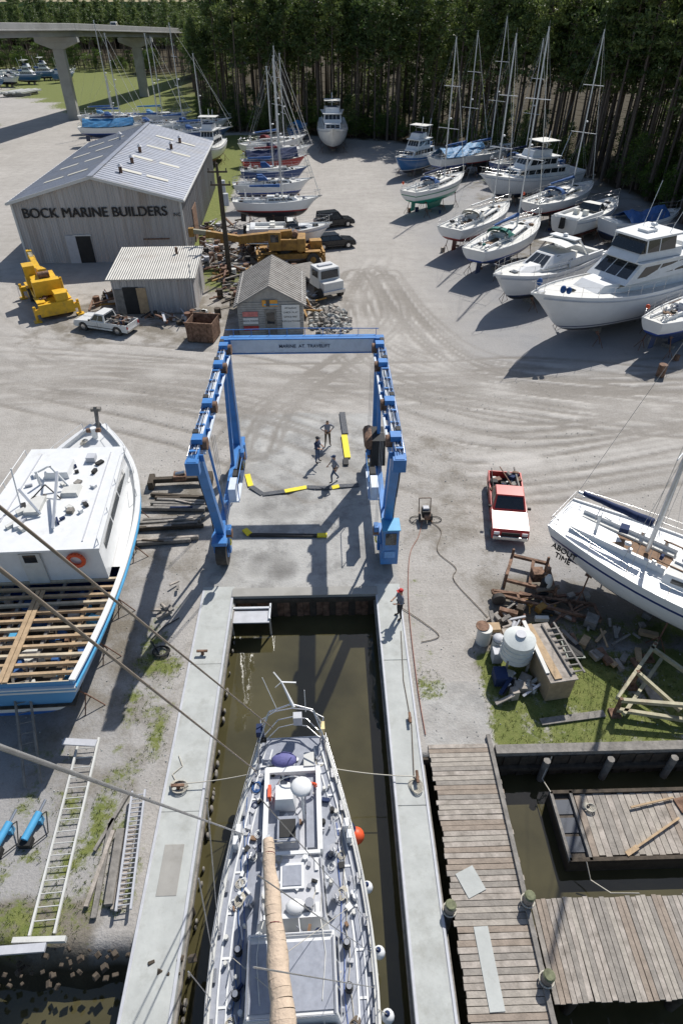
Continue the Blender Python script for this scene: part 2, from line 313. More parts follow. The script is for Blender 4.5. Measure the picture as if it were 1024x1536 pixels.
# ---------------------------------------------------------------- piers and docks
def pier(x0,x1):
    b=B(); y=-8.
    while y<20.2:
        y2=min(y+6,20.35); b.box(((x0+x1)/2,(y+y2)/2,-.22),(x1-x0,y2-y-.012,.52),CONC); y=y2
    for yy in np.arange(-7,19.5,2.4):
        for x in (x0+.16,x1-.16): b.cyl((x,yy,-3.6),(x,yy,-.5),.16,WOODD)
    for x in (x0-.04,x1+.04): b.box((x,6.2,-.3),(.08,27.5,.22),WOODG)
    b.box(((x0+x1)/2,6,-2.2),(x1-x0-.5,27.6,3.2),WOODD)
    for x in (x0+.05,x1-.05): b.box((x,6.2,.055),(.09,27.8,.03),GREYL)
    return b
b=pier(-5.82,-4.38)
b.box((-5.1,8.2,.046),(.62,1.5,.012),CONC2)
for yy in (10.8,16.5): b.cyl((-5.3,yy,.04),(-5.3,yy,.24),.07,RUST); b.box((-5.3,yy,.25),(.45,.1,.07),RUST)
for i in range(30):
    a=R.uniform(3,19); b.sph((-4.32,a,-1.2),R.uniform(.06,.15),WOODG,(.5,1,1.2),6,4)
b.obj('concrete_pier',bevel=.015)
b=pier(2.06,3.2)
for yy in (10.9,13.2): b.cyl((2.9,yy,.04),(2.9,yy,.24),.07,RUST); b.box((2.9,yy,.25),(.1,.45,.07),RUST)
b.obj('concrete_pier',bevel=.015)
b=B()
for i in range(22):
    x=-4.4+i*.3; b.box((x,19.72+.05*(i%2),-1.9),(.29,.16,3.4),RUST if i%3 else WOODD)
b.box((-1.15,19.9,-.04),(6.6,.5,.3),CONC2); b.box((-1.15,19.6,-.15),(6.5,.12,.2),WOODD)
b.obj('retaining_wall')
b=B(); b.box((-3.55,19.2,-.2),(1.7,.1,.1),ALU); b.box((-3.55,18.75,-.28),(1.7,.7,.06),GREYL)
for x in(-4.4,-2.7): b.box((x,19.0,-.2),(.08,.9,.1),ALU); b.cyl((x,18.6,-1.6),(x,18.6,-.2),.05,ALU)
b.obj('swim_platform')
b=B()
for i in range(150):
    x=3.3+i*.3
    if 3.4<x<5.9: continue
    b.box((x,11.72+.04*(i%2),-1.8),(.29,.1,3.5),WOODD)
b.box((25,11.9,.05),(38.3,.34,.22),WOODG); b.box((25,11.62,-.7),(38.3,.14,.2),WOODD)
for x in np.arange(7.6,40,2.3): b.cyl((x,11.5,-3.5),(x+.03,11.5,.0),.13,WOODG)
b.obj('timber_bulkhead')
def planks(b,x0,x1,y0,y1,along='x',w=.2,z=0):
    ms=[WOOD,WOOD,mat('timber_mid',(.27,.245,.215),.9,var=.2,scale=4,bump=.5),mat('timber_pale',(.36,.325,.28),.9,var=.2,scale=4,bump=.5),mat('timber_brown',(.285,.235,.19),.9,var=.2,scale=4,bump=.5)]
    if along=='x':
        y=y0
        while y<y1:
            j=R.uniform(-.05,.05); b.box(((x0+x1)/2+j,y+w/2,z+R.uniform(-.008,.008)),(x1-x0,w-.02,.06),R.choice(ms),rz=R.gauss(0,.004)); y+=w
    else:
        x=x0
        while x<x1:
            j=R.uniform(-.03,.03); b.box((x+w/2,(y0+y1)/2+j,z+R.uniform(-.008,.008)),(w-.02,y1-y0,.06),R.choice(ms),rz=R.gauss(0,.004)); x+=w
b=B(); planks(b,3.5,5.78,-6,12.1,'x',.17,.03)
for x in(3.7,5.6): b.box((x,3,-.15),(.16,18,.28),WOODD)
for yy in np.arange(-5,12,3):
    for x in(3.75,5.55): b.cyl((x,yy,-3.6),(x,yy,-.1),.15,WOODD)
b.box((4.15,7.6,.075),(.62,.75,.02),CONC,rz=.4); b.box((4.25,5.4,.075),(.42,2.,.02),CONC,rz=.03)
b.box((5.7,8,.1),(.14,9,.12),WOODG)
b.obj('wooden_dock')
b=B(); planks(b,5.85,26,4.55,7.1,'y',.16,.0)
for yy in(4.8,6.9): b.box((16,yy,-.17),(20,.16,.26),WOODD)
for x in np.arange(6.5,26,3):
    for yy in(4.7,7.0): b.cyl((x,yy,-3.6),(x,yy,-.15),.15,WOODD)
b.obj('wooden_dock')
def piling(x,y,h):
    b=B(); b.cyl((x,y,-3.6),(x,y,h),.17,WOODG,r2=.16,n=12); b.cyl((x,y,h),(x,y,h+.05),.17,mat('piling_cap',(.16,.17,.10),.9,var=.4,scale=6),r2=.13,n=12); b.tube([(x+.2*math.cos(a),y+.2*math.sin(a),h-.35) for a in np.arange(0,6.4,.5)],.025,ROPE); b.obj('piling')
piling(3.38,6.85,.45); piling(5.72,6.98,.6); piling(5.75,5.05,.55)
# barge
b=B(); hw=mat('barge_hull',(.08,.065,.05),.8,var=.3,bump=.4)
b.box((10.7,9.5,-1.05),(6.2,2.35,.75),hw)
planks(b,8.4,13.7,8.5,10.55,'y',.22,-.63)
for y in(8.38,10.62): b.box((10.7,y,-.6),(6.2,.12,.16),WOODD)
for i in range(3): b.box((7.95,8.9+i*.62,-.72),(.55,.5,.16),mat('blue_black',(.03,.04,.06),.6))
for x in(7.62,8.3,13.8): b.box((x,9.5,-.6),(.1,2.3,.16),WOODG)
b.beam((9.9,8.7,-.5),(11.7,9.6,-.5),.07,.05,WOODL); b.box((9.7,8.6,-.5),(.5,.16,.04),WOODL,rz=.46); b.beam((10.2,10.0,-.5),(11.8,10.3,-.5),.06,.05,WOODL)
b.box((12.2,10.1,-.56),(.7,.5,.05),RUST,rz=.2)
b.coil(8.7,10.1,-.56,.14,.12,.018,ROPE); b.coil(11.9,9.0,-.56,.2,.14,.018,ROPE)
b.obj('work_barge')
b=B(); b.tube([(8.1,8.3,-.5),(8.2,7.9,-.9),(8.6,7.4,-.6),(9.2,7.15,.05)],.02,ROPE); b.tube([(7.6,10.6,-.5),(7.5,11.2,-.7),(7.8,11.6,.1)],.02,ROPE); b.obj('mooring_rope')
# ---------------------------------------------------------------- hulls
def hull(b,L,Bm,zk,zd,m,dm,stern=.75,sheer=.35,over=.1,flare=0,n=20,k=9,x0=None,deck=(0,1),bul=.08,ef=1.0,tm=None,fine=2.3,rake=1.,full=.7):
    x0=-L/2 if x0 is None else x0
    def hb(t): return Bm/2*(stern+(1-stern)*math.sin(math.pi/2*min(1,t/.45)) if t<.45 else max(.012,1-((t-.45)/.55)**fine))
    def zs(t): return zd+sheer*(((t-.35)/.65)**2 if t>.35 else .35*((.35-t)/.35)**2)
    def zb(t): return zk+(zd-zk)*(.8*max(0,(t-.62)/.38)**2.6+.4*max(0,(.3-t)/.3)**1.5*ef)
    V=[]
    for i in range(n+1):
        t=i/n; t=1-(1-t)**1.15
        row=[]
        for j in range(k+1):
            ph=j/k*math.pi/2; pw=full+flare*max(0,t-.45)*2.2
            y=hb(t)*math.sin(ph)**pw; q=(1-math.cos(ph)); z=zb(t)+(zs(t)-zb(t))*q
            row.append((x0+L*t-over*L*(1-q)*t**5+over*.35*rake*L*(1-q)*(1-t)**6,y,z))
        V.append(row)
    vs=[];fs=[]
    for sgn in(1,-1):
        o=len(vs)
        for row in V: vs+=[(x,sgn*y,z) for x,y,z in row]
        for i in range(n):
            for j in range(k):
                a=o+i*(k+1)+j; q=(a,a+k+1,a+k+2,a+1); fs.append(q if sgn<0 else q[::-1])
    b.add(vs,fs,m,True)
    tr=[(x,y,z) for x,y,z in V[0]][::-1]+[(x,-y,z) for x,y,z in V[0]][1:]
    b.add(tr,[tuple(range(len(tr)))],tm or m)
    D=[]
    for i in range(n+1):
        x,y,z=V[i][-1]; t=(x-x0)/L
        if deck[0]<=t<=deck[1]: D.append((x,y,z))
    for (xa,ya,za),(xb,yb,zb_) in zip(D[:-1],D[1:]):
        ia=max(0,ya-.07); ib=max(0,yb-.07)
        for s in(1,-1):
            q=[(xa,s*ia,za-bul),(xb,s*ib,zb_-bul),(xb,0,zb_-bul+.05),(xa,0,za-bul+.05)]
            b.add(q,[(0,1,2,3) if s<0 else (3,2,1,0)],dm)
    for (A,C) in zip(V[:-1],V[1:]):
        (xa,ya,za),(xb,yb,zb_)=A[-1],C[-1]; ia=max(0,ya-.07); ib=max(0,yb-.07)
        for s in(1,-1):
            b.add([(xa,s*ya,za+.02),(xb,s*yb,zb_+.02),(xb,s*ib,zb_+.02),(xa,s*ia,za+.02),(xa,s*ia,za-bul-.02),(xb,s*ib,zb_-bul-.02),(xa,s*ya,za),(xb,s*yb,zb_)],[(0,1,2,3),(3,2,5,4),(6,7,1,0)],W)
    return (lambda x:hb(min(1,max(0,(x-x0)/L)))),(lambda x:zs(min(1,max(0,(x-x0)/L))))
def cabin(b,x0,x1,w0,w1,z0,z1,m,rr=.1,rf=.4,tum=.1,side=None,front=None,rear=None,gm=GLS,roofm=None,lip=0):
    """superstructure block: w0 half-width at aft end, w1 at fore end"""
    a=[(x0,-w0,z0),(x1,-w1,z0),(x1,w1,z0),(x0,w0,z0)]; h=[(x0+rr,-w0+tum,z1),(x1-rf,-w1+tum,z1),(x1-rf,w1-tum,z1),(x0+rr,w0-tum,z1)]
    b.add(a+h,[(0,1,5,4),(1,2,6,5),(2,3,7,6),(3,0,4,7)],m); b.add(h,[(0,1,2,3)],roofm or m)
    if lip:
        b.prism([(h[0][0]-lip,h[0][1]-lip),(h[1][0]+lip*1.6,h[1][1]-lip*.6),(h[2][0]+lip*1.6,h[2][1]+lip*.6),(h[3][0]-lip,h[3][1]+lip)],z1+.003,z1+.09,roofm or m)
    if side:
        n,v0,v1,u0,u1=side; g=(u1-u0)*.05/max(1,n)**.5
        for q in([a[0],a[1],h[1],h[0]],[a[2],a[3],h[3],h[2]]):
            for i in range(n):
                A=u0+(u1-u0)*i/n+g/2; C=u0+(u1-u0)*(i+1)/n-g/2
                if q[0]==a[2]: A,C=1-C,1-A
                b.pane(q,A,C,v0,v1,gm)
    if front:
        n,v0,v1=front
        for i in range(n): b.pane([a[1],a[2],h[2],h[1]],.06+.88*i/n+.012,.06+.88*(i+1)/n-.012,v0,v1,gm)
    if rear:
        n,v0,v1=rear
        for i in range(n): b.pane([a[3],a[0],h[0],h[3]],.1+.8*i/n+.012,.1+.8*(i+1)/n-.012,v0,v1,gm)
def rail(b,L,hb,zs,xa,xb,h=.6,st=1.5,m=None,r=.014,inset=.06,wires=2):
    m=m or STEEL; n=max(2,int((xb-xa)/st))
    for s in(1,-1):
        P=[]
        for i in range(n+1):
            x=xa+(xb-xa)*i/n; y=s*max(.05,hb(x)-inset); z=zs(x); b.cyl((x,y,z),(x,y,z+h),r,m,n=5,cap=False); P.append((x,y,z))
        for w in range(wires): b.tube([(x,y,z+h*(w+1)/wires) for x,y,z in P],r*.7,m,n=4)
def stands(b,L,hb,zt,zk,blk=True,xs=None):
    for x in (xs or [-L*.32,-L*.05,L*.2]):
        for s in(1,-1):
            y=s*hb(x)*.72; z=zt; f=s*(hb(x)*.72+.25)
            b.cyl((x,f,.75),(x,y,z),.035,STAND,n=6); b.box((x,y,z),(.3,.3,.04),STAND,rx=-s*.7)
            for dx,dy in((-.4,-.1),(.4,-.1),(0,.55)): b.cyl((x,f,.8),(x+dx,f+s*dy,.0),.025,STAND,n=5)
    if blk:
        for x in(-L*.12,L*.1): b.box((x,0,zk/2),(.35,.9,max(.1,zk)),WOODG)
def sailboat(name,loc,ang,L=11,hm=None,mast=17.5,cover=CANB,canvas=CANB,deckm=None,seed=0,mx=.06,mizz=False,awn=None,furl=CANW,Bm=None,tarp=None,full=.7):
    r=random.Random(seed); b=B(); Bm=Bm or L*.3; zk=1.15; zd=2.75+L*.02; deckm=deckm or W2
    hb,zs=hull(b,L,Bm,zk,zd,hm,deckm,stern=r.uniform(.55,.75),sheer=.4,over=.12,full=full)
    b.sprism([(-L*.16,zk+.25),(L*.14,zk+.25),(L*.07,.28),(-L*.12,.28)],-.12,.12,hm)
    b.sprism([(-L*.42,zk+.7),(-L*.36,zk+.6),(-L*.37,.7),(-L*.43,.75)],-.04,.04,hm)
    stands(b,L,hb,zk+.55,.27)
    x0,x1=-L*.12,L*.26; zc=zd-.06
    cabin(b,x0,x1,hb(x0)*.62,hb(x1)*.5,zc,zc+.48,W,.05,.7,.12,side=(4,.35,.75,.06,.86),roofm=W2)
    b.box((x1-.9,0,zc+.51),(.55,.55,.06),GLS); b.box((0,0,zc+.52),(.5,.45,.07),GLS); b.box((x0+.5,0,zc+.53),(.8,.7,.09),W); b.box((x1+L*.06,0,zs(x1+L*.06)-.0),(.5,.5,.07),GREYL)
    b.box((x0+.1,.7,zc+.5),(1.6,.05,.05),TEAK); b.box((x0+.1,-.7,zc+.5),(1.6,.05,.05),TEAK)
    xa,xb=-L*.44,x0-.05; wc=hb(xa)*.5
    b.box(((xa+xb)/2,0,zd-.02),(xb-xa,wc*2*.55,.02),TEAK)
    for s in(1,-1):
        b.box(((xa+xb)/2,s*wc,zd+.1),(xb-xa,.12,.3),W); b.box(((xa+xb)/2,s*wc*.76,zd+.02),(xb-xa-.1,wc*.36,.12),W2)
        for xw in(xb-.5,xb-1.5): b.cyl((xw,s*wc,zd+.25),(xw,s*wc,zd+.42),.09,STEEL,n=8)
    b.cyl((xa+.9,0,zd),(xa+.9,0,zd+.85),.07,W); b.tube([(xa+.85,.42*math.cos(a),zd+.85+.42*math.sin(a)) for a in np.arange(0,6.4,.4)],.018,STEEL)
    if canvas:
        ps=[];n=8
        for i in range(n+1):
            a=math.pi*i/n; ps.append((math.cos(a)*hb(x0)*.6,math.sin(a)**.6))
        V=[(x0+.55,y,zc+.45+.1*h) for y,h in ps]+[(x0-.1,y*.95,zc+.5+.62*h) for y,h in ps]+[(x0-.75,y*.95,zc+.45+.66*h) for y,h in ps]
        b.add(V,[(j*(n+1)+i,j*(n+1)+i+1,(j+1)*(n+1)+i+1,(j+1)*(n+1)+i) for j in(0,1) for i in range(n)],canvas,True)
    if awn:
        xm=(xa+xb)/2-.2; n=6; V=[(xm+dx,y*hb(xm)*.75,zd+1.75+.22*(1-y*y)) for dx in(-.9,.9) for y in np.linspace(-1,1,n+1)]
        b.add(V,[(i,i+1,n+2+i,n+1+i) for i in range(n)],awn,True)
        for dx in(-.9,.9):
            for s in(1,-1): b.cyl((xm+dx,s*hb(xm)*.75,zd),(xm+dx,s*hb(xm)*.75,zd+1.76),.015,STEEL,n=5)
    rail(b,L,hb,zs,-L*.47,L*.44,h=.62,st=1.6)
    xbw=L*.5; b.tube([(L*.42,hb(L*.42)-.06,zs(L*.42)+.62),(xbw-.05,.12,zs(xbw)+.68),(xbw-.05,-.12,zs(xbw)+.68),(L*.42,-hb(L*.42)+.06,zs(L*.42)+.62)],.018,STEEL)
    b.cyl((xbw-.1,0,zs(xbw)),(xbw-.08,0,zs(xbw)+.66),.015,STEEL,n=5); b.box((xbw-.1,0,zs(xbw)+.04),(.5,.22,.08),STEEL)
    for h in(.32,.62): b.tube([(-L*.45,hb(-L*.45)-.06,zs(-L*.45)+h),(-L*.495,hb(-L*.49)-.15,zd+h),(-L*.495,-hb(-L*.49)+.15,zd+h),(-L*.45,-hb(-L*.45)+.06,zs(-L*.45)+h)],.016,STEEL)
    def rig(xm,top,boomL,main=True):
        zb=zc+.45; b.cyl((xm,0,zb-.3),(xm-.1,0,top),.1,ALU,r2=.075,n=8)
        sp=[.38,.68] if main else [.5]
        for q in sp:
            z=zb+(top-zb)*q; wsp=hb(xm)*(.8 if q<.5 else .62)
            b.cyl((xm,-wsp,z),(xm,wsp,z),.032,ALU,n=5)
        for s in(1,-1):
            zz=[zb+(top-zb)*q for q in sp]; ws=[s*hb(xm)*(.8 if q<.5 else .62) for q in sp]
            P=[(xm-.05,s*(hb(xm)-.08),zs(xm))]+[(xm,w,z) for w,z in zip(ws,zz)]+[(xm-.1,0,top-.1)]; b.tube(P,.009,WIRE,n=4)
            b.cyl((xm-.5,s*(hb(xm)-.1),zs(xm)),(xm,0,zz[0]),.008,WIRE,n=4,cap=False); b.cyl((xm+.5,s*(hb(xm)-.1),zs(xm)),(xm,0,zz[0]),.008,WIRE,n=4,cap=False)
        zbm=zb+1.0; b.cyl((xm-.15,0,zbm),(xm-boomL,0,zbm+.1),.07,ALU,n=8)
        if cover:
            nn=10
            for i in range(nn):
                f0,f1=i/nn,(i+1)/nn; b.cyl((xm-.2-f0*(boomL-.4),.02*math.sin(i*2),zbm+.14),(xm-.2-f1*(boomL-.4),.02*math.sin(i*2+2),zbm+.14),.19-.09*f0,cover,r2=.19-.09*f1,n=8,cap=True)
        b.box((xm-.1,0,top+.05),(.3,.06,.06),ALU); b.cyl((xm-.1,0,top),(xm-.1,0,top+.5),.01,WIRE,n=4)
        b.sph((xm+.25,0,zb+(top-zb)*.45),.2,W,(1,1,.5),8,4)
    if mast:
        xm=L*mx; rig(xm,mast,L*.38 if mx>-.1 else L*.26)
        if furl: b.cyl((L*.485,0,zs(L*.48)+.2),(xm+.05,0,mast-.4),.04,furl,r2=.02,n=6)
        b.cyl((-L*.49,0,zd+.1),(xm-.15,0,mast),.009,WIRE,n=4)
        if mizz: rig(-L*.34,mast*.75,L*.2,False)
    if tarp:
        n=8;V=[]
        for i in range(9):
            x=-L*.42+L*.75*i/8
            for j in range(n+1):
                y=(j/n*2-1)*hb(x)*1.02; V.append((x,y,zs(x)+.15+1.1*(1-abs(j/n*2-1)**1.3)+.06*math.sin(i*3+j*2)))
        b.add(V,[(i*(n+1)+j,i*(n+1)+j+1,(i+1)*(n+1)+j+1,(i+1)*(n+1)+j) for i in range(8) for j in range(n)],tarp,False)
    if r.random()<.6: b.sph((-L*.44,hb(-L*.44)-.05,zd+.75),.18,ORNG if r.random()<.4 else W,(.6,1,1),8,5)
    for i in range(16): b.box((r.uniform(-L*.45,L*.35),r.uniform(-.9,.9),zd+r.uniform(.05,.55)),(r.uniform(.1,.5),r.uniform(.1,.4),r.uniform(.08,.25)),r.choice([W,GREYL,CANW,TEAK,BLACK,canvas or CANN]),rz=r.uniform(0,3))
    for i in range(4): b.box((r.uniform(-L*.4,L*.3),r.choice([-1,1])*r.uniform(1,1.9),.25),(r.uniform(.2,.6),r.uniform(.2,.5),r.uniform(.1,.5)),r.choice([WOODG,RUST,CANN,WOOD]),rz=r.uniform(0,3))
    return b.obj(name,(loc[0],loc[1],0),rad(ang))
Hw=lambda nm,bot,boot,top=(.75,.76,.76),zw=2.0,st=None,zs=None: hullmat(nm,bot,boot,top,zw,st,zs)
H1=Hw('hull_white_blueboot',(.03,.05,.12),(.02,.06,.3)); H2=Hw('hull_white_maroon',(.16,.04,.03),(.3,.03,.03)); H3=Hw('hull_white_green',(.01,.25,.18),(.7,.7,.7),zw=2.05,st=(.02,.2,.12),zs=2.55)
H4=Hw('hull_white_black',(.03,.03,.035),(.3,.02,.02)); H5=Hw('hull_blue',(.12,.03,.02),(.7,.7,.7),(.03,.07,.2)); H6=Hw('hull_red',(.04,.04,.05),(.7,.7,.7),(.35,.03,.03)); H7=Hw('hull_cream',(.2,.05,.03),(.02,.1,.05),(.62,.6,.5))
sb=sailboat
sb('sailing_yacht',(18.2,65.0),50,14,H1,19.2,CANB,CANG,seed=1,mx=.12)
sb('sailing_yacht',(16.8,71.8),50,13,H2,18.5,None,CANW,seed=2,mx=.2)
sb('sailing_yacht',(14.4,87.6),49,13,H3,17.7,CANN,CANB,seed=3,mx=.12)
sb('sailing_yacht',(28.6,81.6),43,14.5,H4,18.5,CANB,CANB,seed=4,mx=.14)
sb('sailing_yacht',(21.0,107),42,13,H1,17.7,CANB,None,seed=5,tarp=TARPB)
sb('sailing_yacht',(25.3,109.5),40,13,H4,19.2,CANB,None,seed=6)
sb('sailing_yacht',(29,103),38,12,H5,17,CANN,CANB,seed=16)
sb('sailing_yacht',(-5.4,79.6),3,10.2,H4,16.5,CANB,None,seed=7,mx=.06)
sb('sailing_yacht',(-6.4,88.6),10,10.2,H1,14.4,CANW,CANB,seed=8,mx=.1)
sb('sailing_yacht',(-6.6,96.4),8,9.4,H5,14.5,CANB,CANB,seed=9,mx=-.02)
sb('sailing_yacht',(-7.0,104),15,10,H6,14.8,CANM,None,seed=10,tarp=CANN)
sb('sailing_yacht',(-7.8,119),38,13,H2,15.5,CANB,CANM,seed=11)
sb('sailing_yacht',(-6.5,111.5),20,10.5,H1,15,CANW,CANN,seed=12)
sb('sailing_yacht',(-24,138.5),30,15,H1,17.9,CANB,CANB,seed=13,mx=-.15)
sb('sailing_yacht',(-31.5,139),10,12,H4,16.4,CANB,CANB,seed=14)
sb('sailing_yacht',(-38.5,135),5,12,H1,10.6,CANN,None,seed=15,tarp=TARPB)
sb('sailing_yacht',(-40.5,146.5),10,12,H7,16.2,CANB,CANB,seed=17)
sb('sailing_yacht',(-43,150),12,12,H1,18,CANB,TARPB,seed=18)
sb('sailing_yacht',(-33,150),12,13,H2,15.5,TARPB,TARPB,seed=19)
sb('sailing_yacht',(-22,130),15,12,H5,14,CANB,CANB,seed=23)
# near right yacht
hA=hullmat('hull_about',(.02,.03,.08),(.01,.02,.1),(.74,.75,.77),1.55,(.01,.03,.15),2.55,.12)
o=sb('sailing_yacht',(15.2,17.2),-43,13,hA,17,CANN,None,seed=21,mx=-.2,Bm=4.4,deckm=W,furl=None,full=.5)
text('ABOUT\n TIME',.36,(-5.35,-1.82,2.45),(rad(84),0,rad(-9)),mat('name_black',(.02,.02,.02),.5),'boat_name',o,.03)
# motor yachts ---------------------------------------------------------------
def motoryacht(name,loc,ang,L,Bm,hm,style,seed=0,zk=.55,tm=None):
    r=random.Random(seed); b=B(); zd=zk+L*.1+.95
    hb,zs=hull(b,L,Bm,zk,zd,hm,W2,stern=.88,sheer=L*.055,over=.1,flare=1.0,ef=.2,bul=.1,fine=2.6)
    stands(b,L,hb,zk+.45,zk)
    rail(b,L,hb,zs,-L*.05,L*.46,h=.75,st=1.3,wires=2)
    b.tube([(L*.46,hb(L*.46)-.06,zs(L*.46)+.75),(L*.5,.1,zs(L*.5)+.8),(L*.5,-.1,zs(L*.5)+.8),(L*.46,-hb(L*.46)+.06,zs(L*.46)+.75)],.018,STEEL)
    b.box((L*.45,0,zs(L*.45)),(.6,.3,.14),STEEL); b.box((L*.3,0,zs(L*.3)+.02),(.6,.6,.08),GLS)
    for s in(1,-1):
        P=[(x,s*(hb(x)+.02),zs(x)-.3) for x in np.linspace(-L*.49,L*.46,16)]
        for a,c in zip(P[:-1],P[1:]): b.beam(a,c,.06,.07,GREYL)
    if style=='big':
        cabin(b,-L*.36,L*.26,hb(-L*.3)*.88,hb(L*.26)*.55,zd-.1,zd+.75,W,.1,1.6,.1,side=(5,.35,.8,.2,.85))
        cabin(b,-L*.38,L*.12,hb(-L*.3)*.84,hb(L*.12)*.68,zd+.7,zd+2.0,W,.1,1.7,.16,side=(4,.25,.78,.1,.93),front=(3,.25,.9),rear=(3,.1,.85),lip=.25)
        z=zd+2.12; cabin(b,-L*.16,L*.07,hb(0)*.66,hb(0)*.5,z,z+.6,W,.0,.6,.1)
        cabin(b,-L*.12,L*.05,hb(0)*.62,hb(0)*.5,z+.55,z+1.45,GLS,.1,.6,.12,gm=W); b.prism([(-L*.16,-1.7),(L*.04,-1.45),(L*.04,1.45),(-L*.16,1.7)],z+1.46,z+1.6,W)
        for sx in(-L*.12,-L*.04,L*.03):
            for s in(1,-1): b.beam((sx,s*1.6,z+.5),(sx,s*1.45,z+1.46),.09,.06,W)
        b.box((-L*.05,0,z+1.7),(1.2,.9,.18),W); b.cyl((-L*.08,0,z+1.6),(-L*.1,0,z+3),.05,W,r2=.03); b.sph((-L*.08,.0,z+2.0),.28,W,(1,1,.5))
        for s in(1,-1): b.cyl((-L*.1,s*1.2,z+1.6),(-L*.16,s*1.5,z+4.6),.02,W,n=5,cap=False)
        rail(b,L,lambda x:hb(x)*.84,lambda x:z,-L*.37,-L*.17,h=.8,st=1)
        b.box((-L*.28,.2,z+.3),(2.6,1.2,.45),W,rz=.1); b.sph((L*.4,hb(L*.4)-.1,zs(L*.4)+.5),.22,CANB,(1,1,1.3)); b.sph((L*.42,-hb(L*.42)+.1,zs(L*.42)+.5),.22,CANB,(1,1,1.3)); b.sph((L*.38,hb(L*.38)-.1,zs(L*.38)+.45),.2,CANB,(1,1,1.3))
        for s in(1,-1): b.box((-L*.36,s*hb(-L*.36)*.8,zd+1.0),(L*.12,.08,1.7),W)
    elif style=='express':
        cabin(b,-L*.1,L*.36,hb(-L*.1)*.75,hb(L*.36)*.35,zd-.02,zd+.52,W,.0,2.2,.25,side=(2,.3,.7,.1,.5),roofm=W)
        cabin(b,-L*.16,L*.12,hb(0)*.82,hb(L*.1)*.55,zd+.3,zd+1.15,W,.0,1.5,.25,side=(2,.2,.9,.1,.8),front=(3,.1,.9),roofm=W2)
        b.box((-L*.28,0,zd+.05),(L*.28,hb(-L*.28)*1.5,.08),W2)
        for s in(1,-1): b.box((-L*.28,s*hb(-L*.28)*.83,zd+.3),(L*.36,.2,.6),W)
        b.box((-L*.42,0,zd+.35),(.5,hb(-L*.4)*1.5,.5),W2); b.box((-L*.25,.4,zd+.4),(.8,.6,.6),CANW)
        for s in(1,-1): b.beam((-L*.3,s*hb(0)*.8,zd+.4),(-L*.2,s*hb(0)*.6,zd+2),.3,.07,W)
        b.box((-L*.18,0,zd+2.02),(.9,hb(0)*1.25,.1),W); b.sph((-L*.18,0,zd+2.2),.25,W,(1,1,.5))
        V=[(-L*.2+dx,y*hb(0)*.7,zd+1.75+.15*(1-y*y)) for dx in(0,2.2) for y in np.linspace(-1,1,5)]; b.add(V,[(i,i+1,6+i,5+i) for i in range(4)],W2,True)
    elif style=='trawler':
        cabin(b,-L*.34,L*.2,hb(-L*.3)*.75,hb(L*.2)*.6,zd-.1,zd+1.0,W,.05,.6,.08,side=(6,.4,.85,.08,.95),front=(3,.4,.85))
        cabin(b,-L*.2,L*.1,hb(-L*.1)*.72,hb(L*.1)*.6,zd+1.0,zd+2.2,W,.05,.7,.1,side=(4,.35,.85,.05,.95),front=(4,.35,.88),rear=(2,.2,.8),lip=.3)
        z=zd+2.3; cabin(b,-L*.14,L*.05,hb(0)*.55,hb(0)*.45,z,z+.7,W,0,.3,.08); b.box((-L*.08,0,z+.5),(1.2,1.6,.5),CANN)
        b.cyl((-L*.14,0,z),(-L*.16,0,z+2.6),.07,W,r2=.04); b.box((-L*.14,0,z+1.2),(.1,1.6,.07),W); b.sph((-L*.12,0,z+1.4),.3,W,(1,1,.5))
        b.prism([(-L*.2,-1.5),(-L*.02,-1.4),(-L*.02,1.4),(-L*.2,1.5)],z+1.6,z+1.67,W2)
        for sx in(-L*.19,-L*.03):
            for s in(1,-1): b.cyl((sx,s*1.35,z),(sx,s*1.35,z+1.6),.02,STEEL,n=5)
        rail(b,L,lambda x:hb(x)*.7,lambda x:zd+1.0,-L*.33,-L*.21,h=.8,st=.8); b.cyl((-L*.3,0,zd+1),(-L*.38,0,zd+4.5),.05,ALU)
        b.box((-L*.28,0,zd+1.25),(2,1.1,.4),CANB)
    elif style=='cuddy':
        cabin(b,0,L*.34,hb(0)*.75,hb(L*.34)*.4,zd-.02,zd+.35,W,.0,1.0,.2,side=(1,.3,.75,.2,.7))
        cabin(b,-L*.06,L*.12,hb(0)*.7,hb(0)*.55,zd+.2,zd+.85,GLS,.3,.7,.2,roofm=W2)
        b.box((-L*.24,0,zd-.03),(L*.34,hb(-L*.2)*1.5,.06),W2)
        for s in(1,-1): b.box((-L*.2,s*.55,zd+.25),(.5,.5,.6),CANW); b.box((-L*.24,s*hb(-L*.2)*.84,zd+.12),(L*.44,.18,.35),W)
        b.box((-L*.43,0,zd+.15),(.5,hb(-L*.4)*1.5,.35),W); b.box((-L*.52,0,zd-.2),(.4,.5,1.1),BLACK,tx=.8,ty=.8)
    elif style=='tarp':
        n=8;V=[]
        for i in range(11):
            x=-L*.3+L*.55*i/10
            for j in range(n+1): V.append((x,(j/n*2-1)*hb(x)*.95,zs(x)+.02+(.75+.25*math.sin(i*.9))*(1-abs(j/n*2-1)**1.4)+.05*math.sin(i*3.1+j*2)))
        b.add(V,[(i*(n+1)+j,i*(n+1)+j+1,(i+1)*(n+1)+j+1,(i+1)*(n+1)+j) for i in range(10) for j in range(n)],tm or TARPB,False)
        b.box((-L*.42,0,zd+.1),(.6,hb(-L*.4)*1.4,.3),W); b.box((L*.36,0,zs(L*.36)+.05),(.8,.7,.12),W)
    return b.obj(name,(loc[0],loc[1],0),rad(ang))
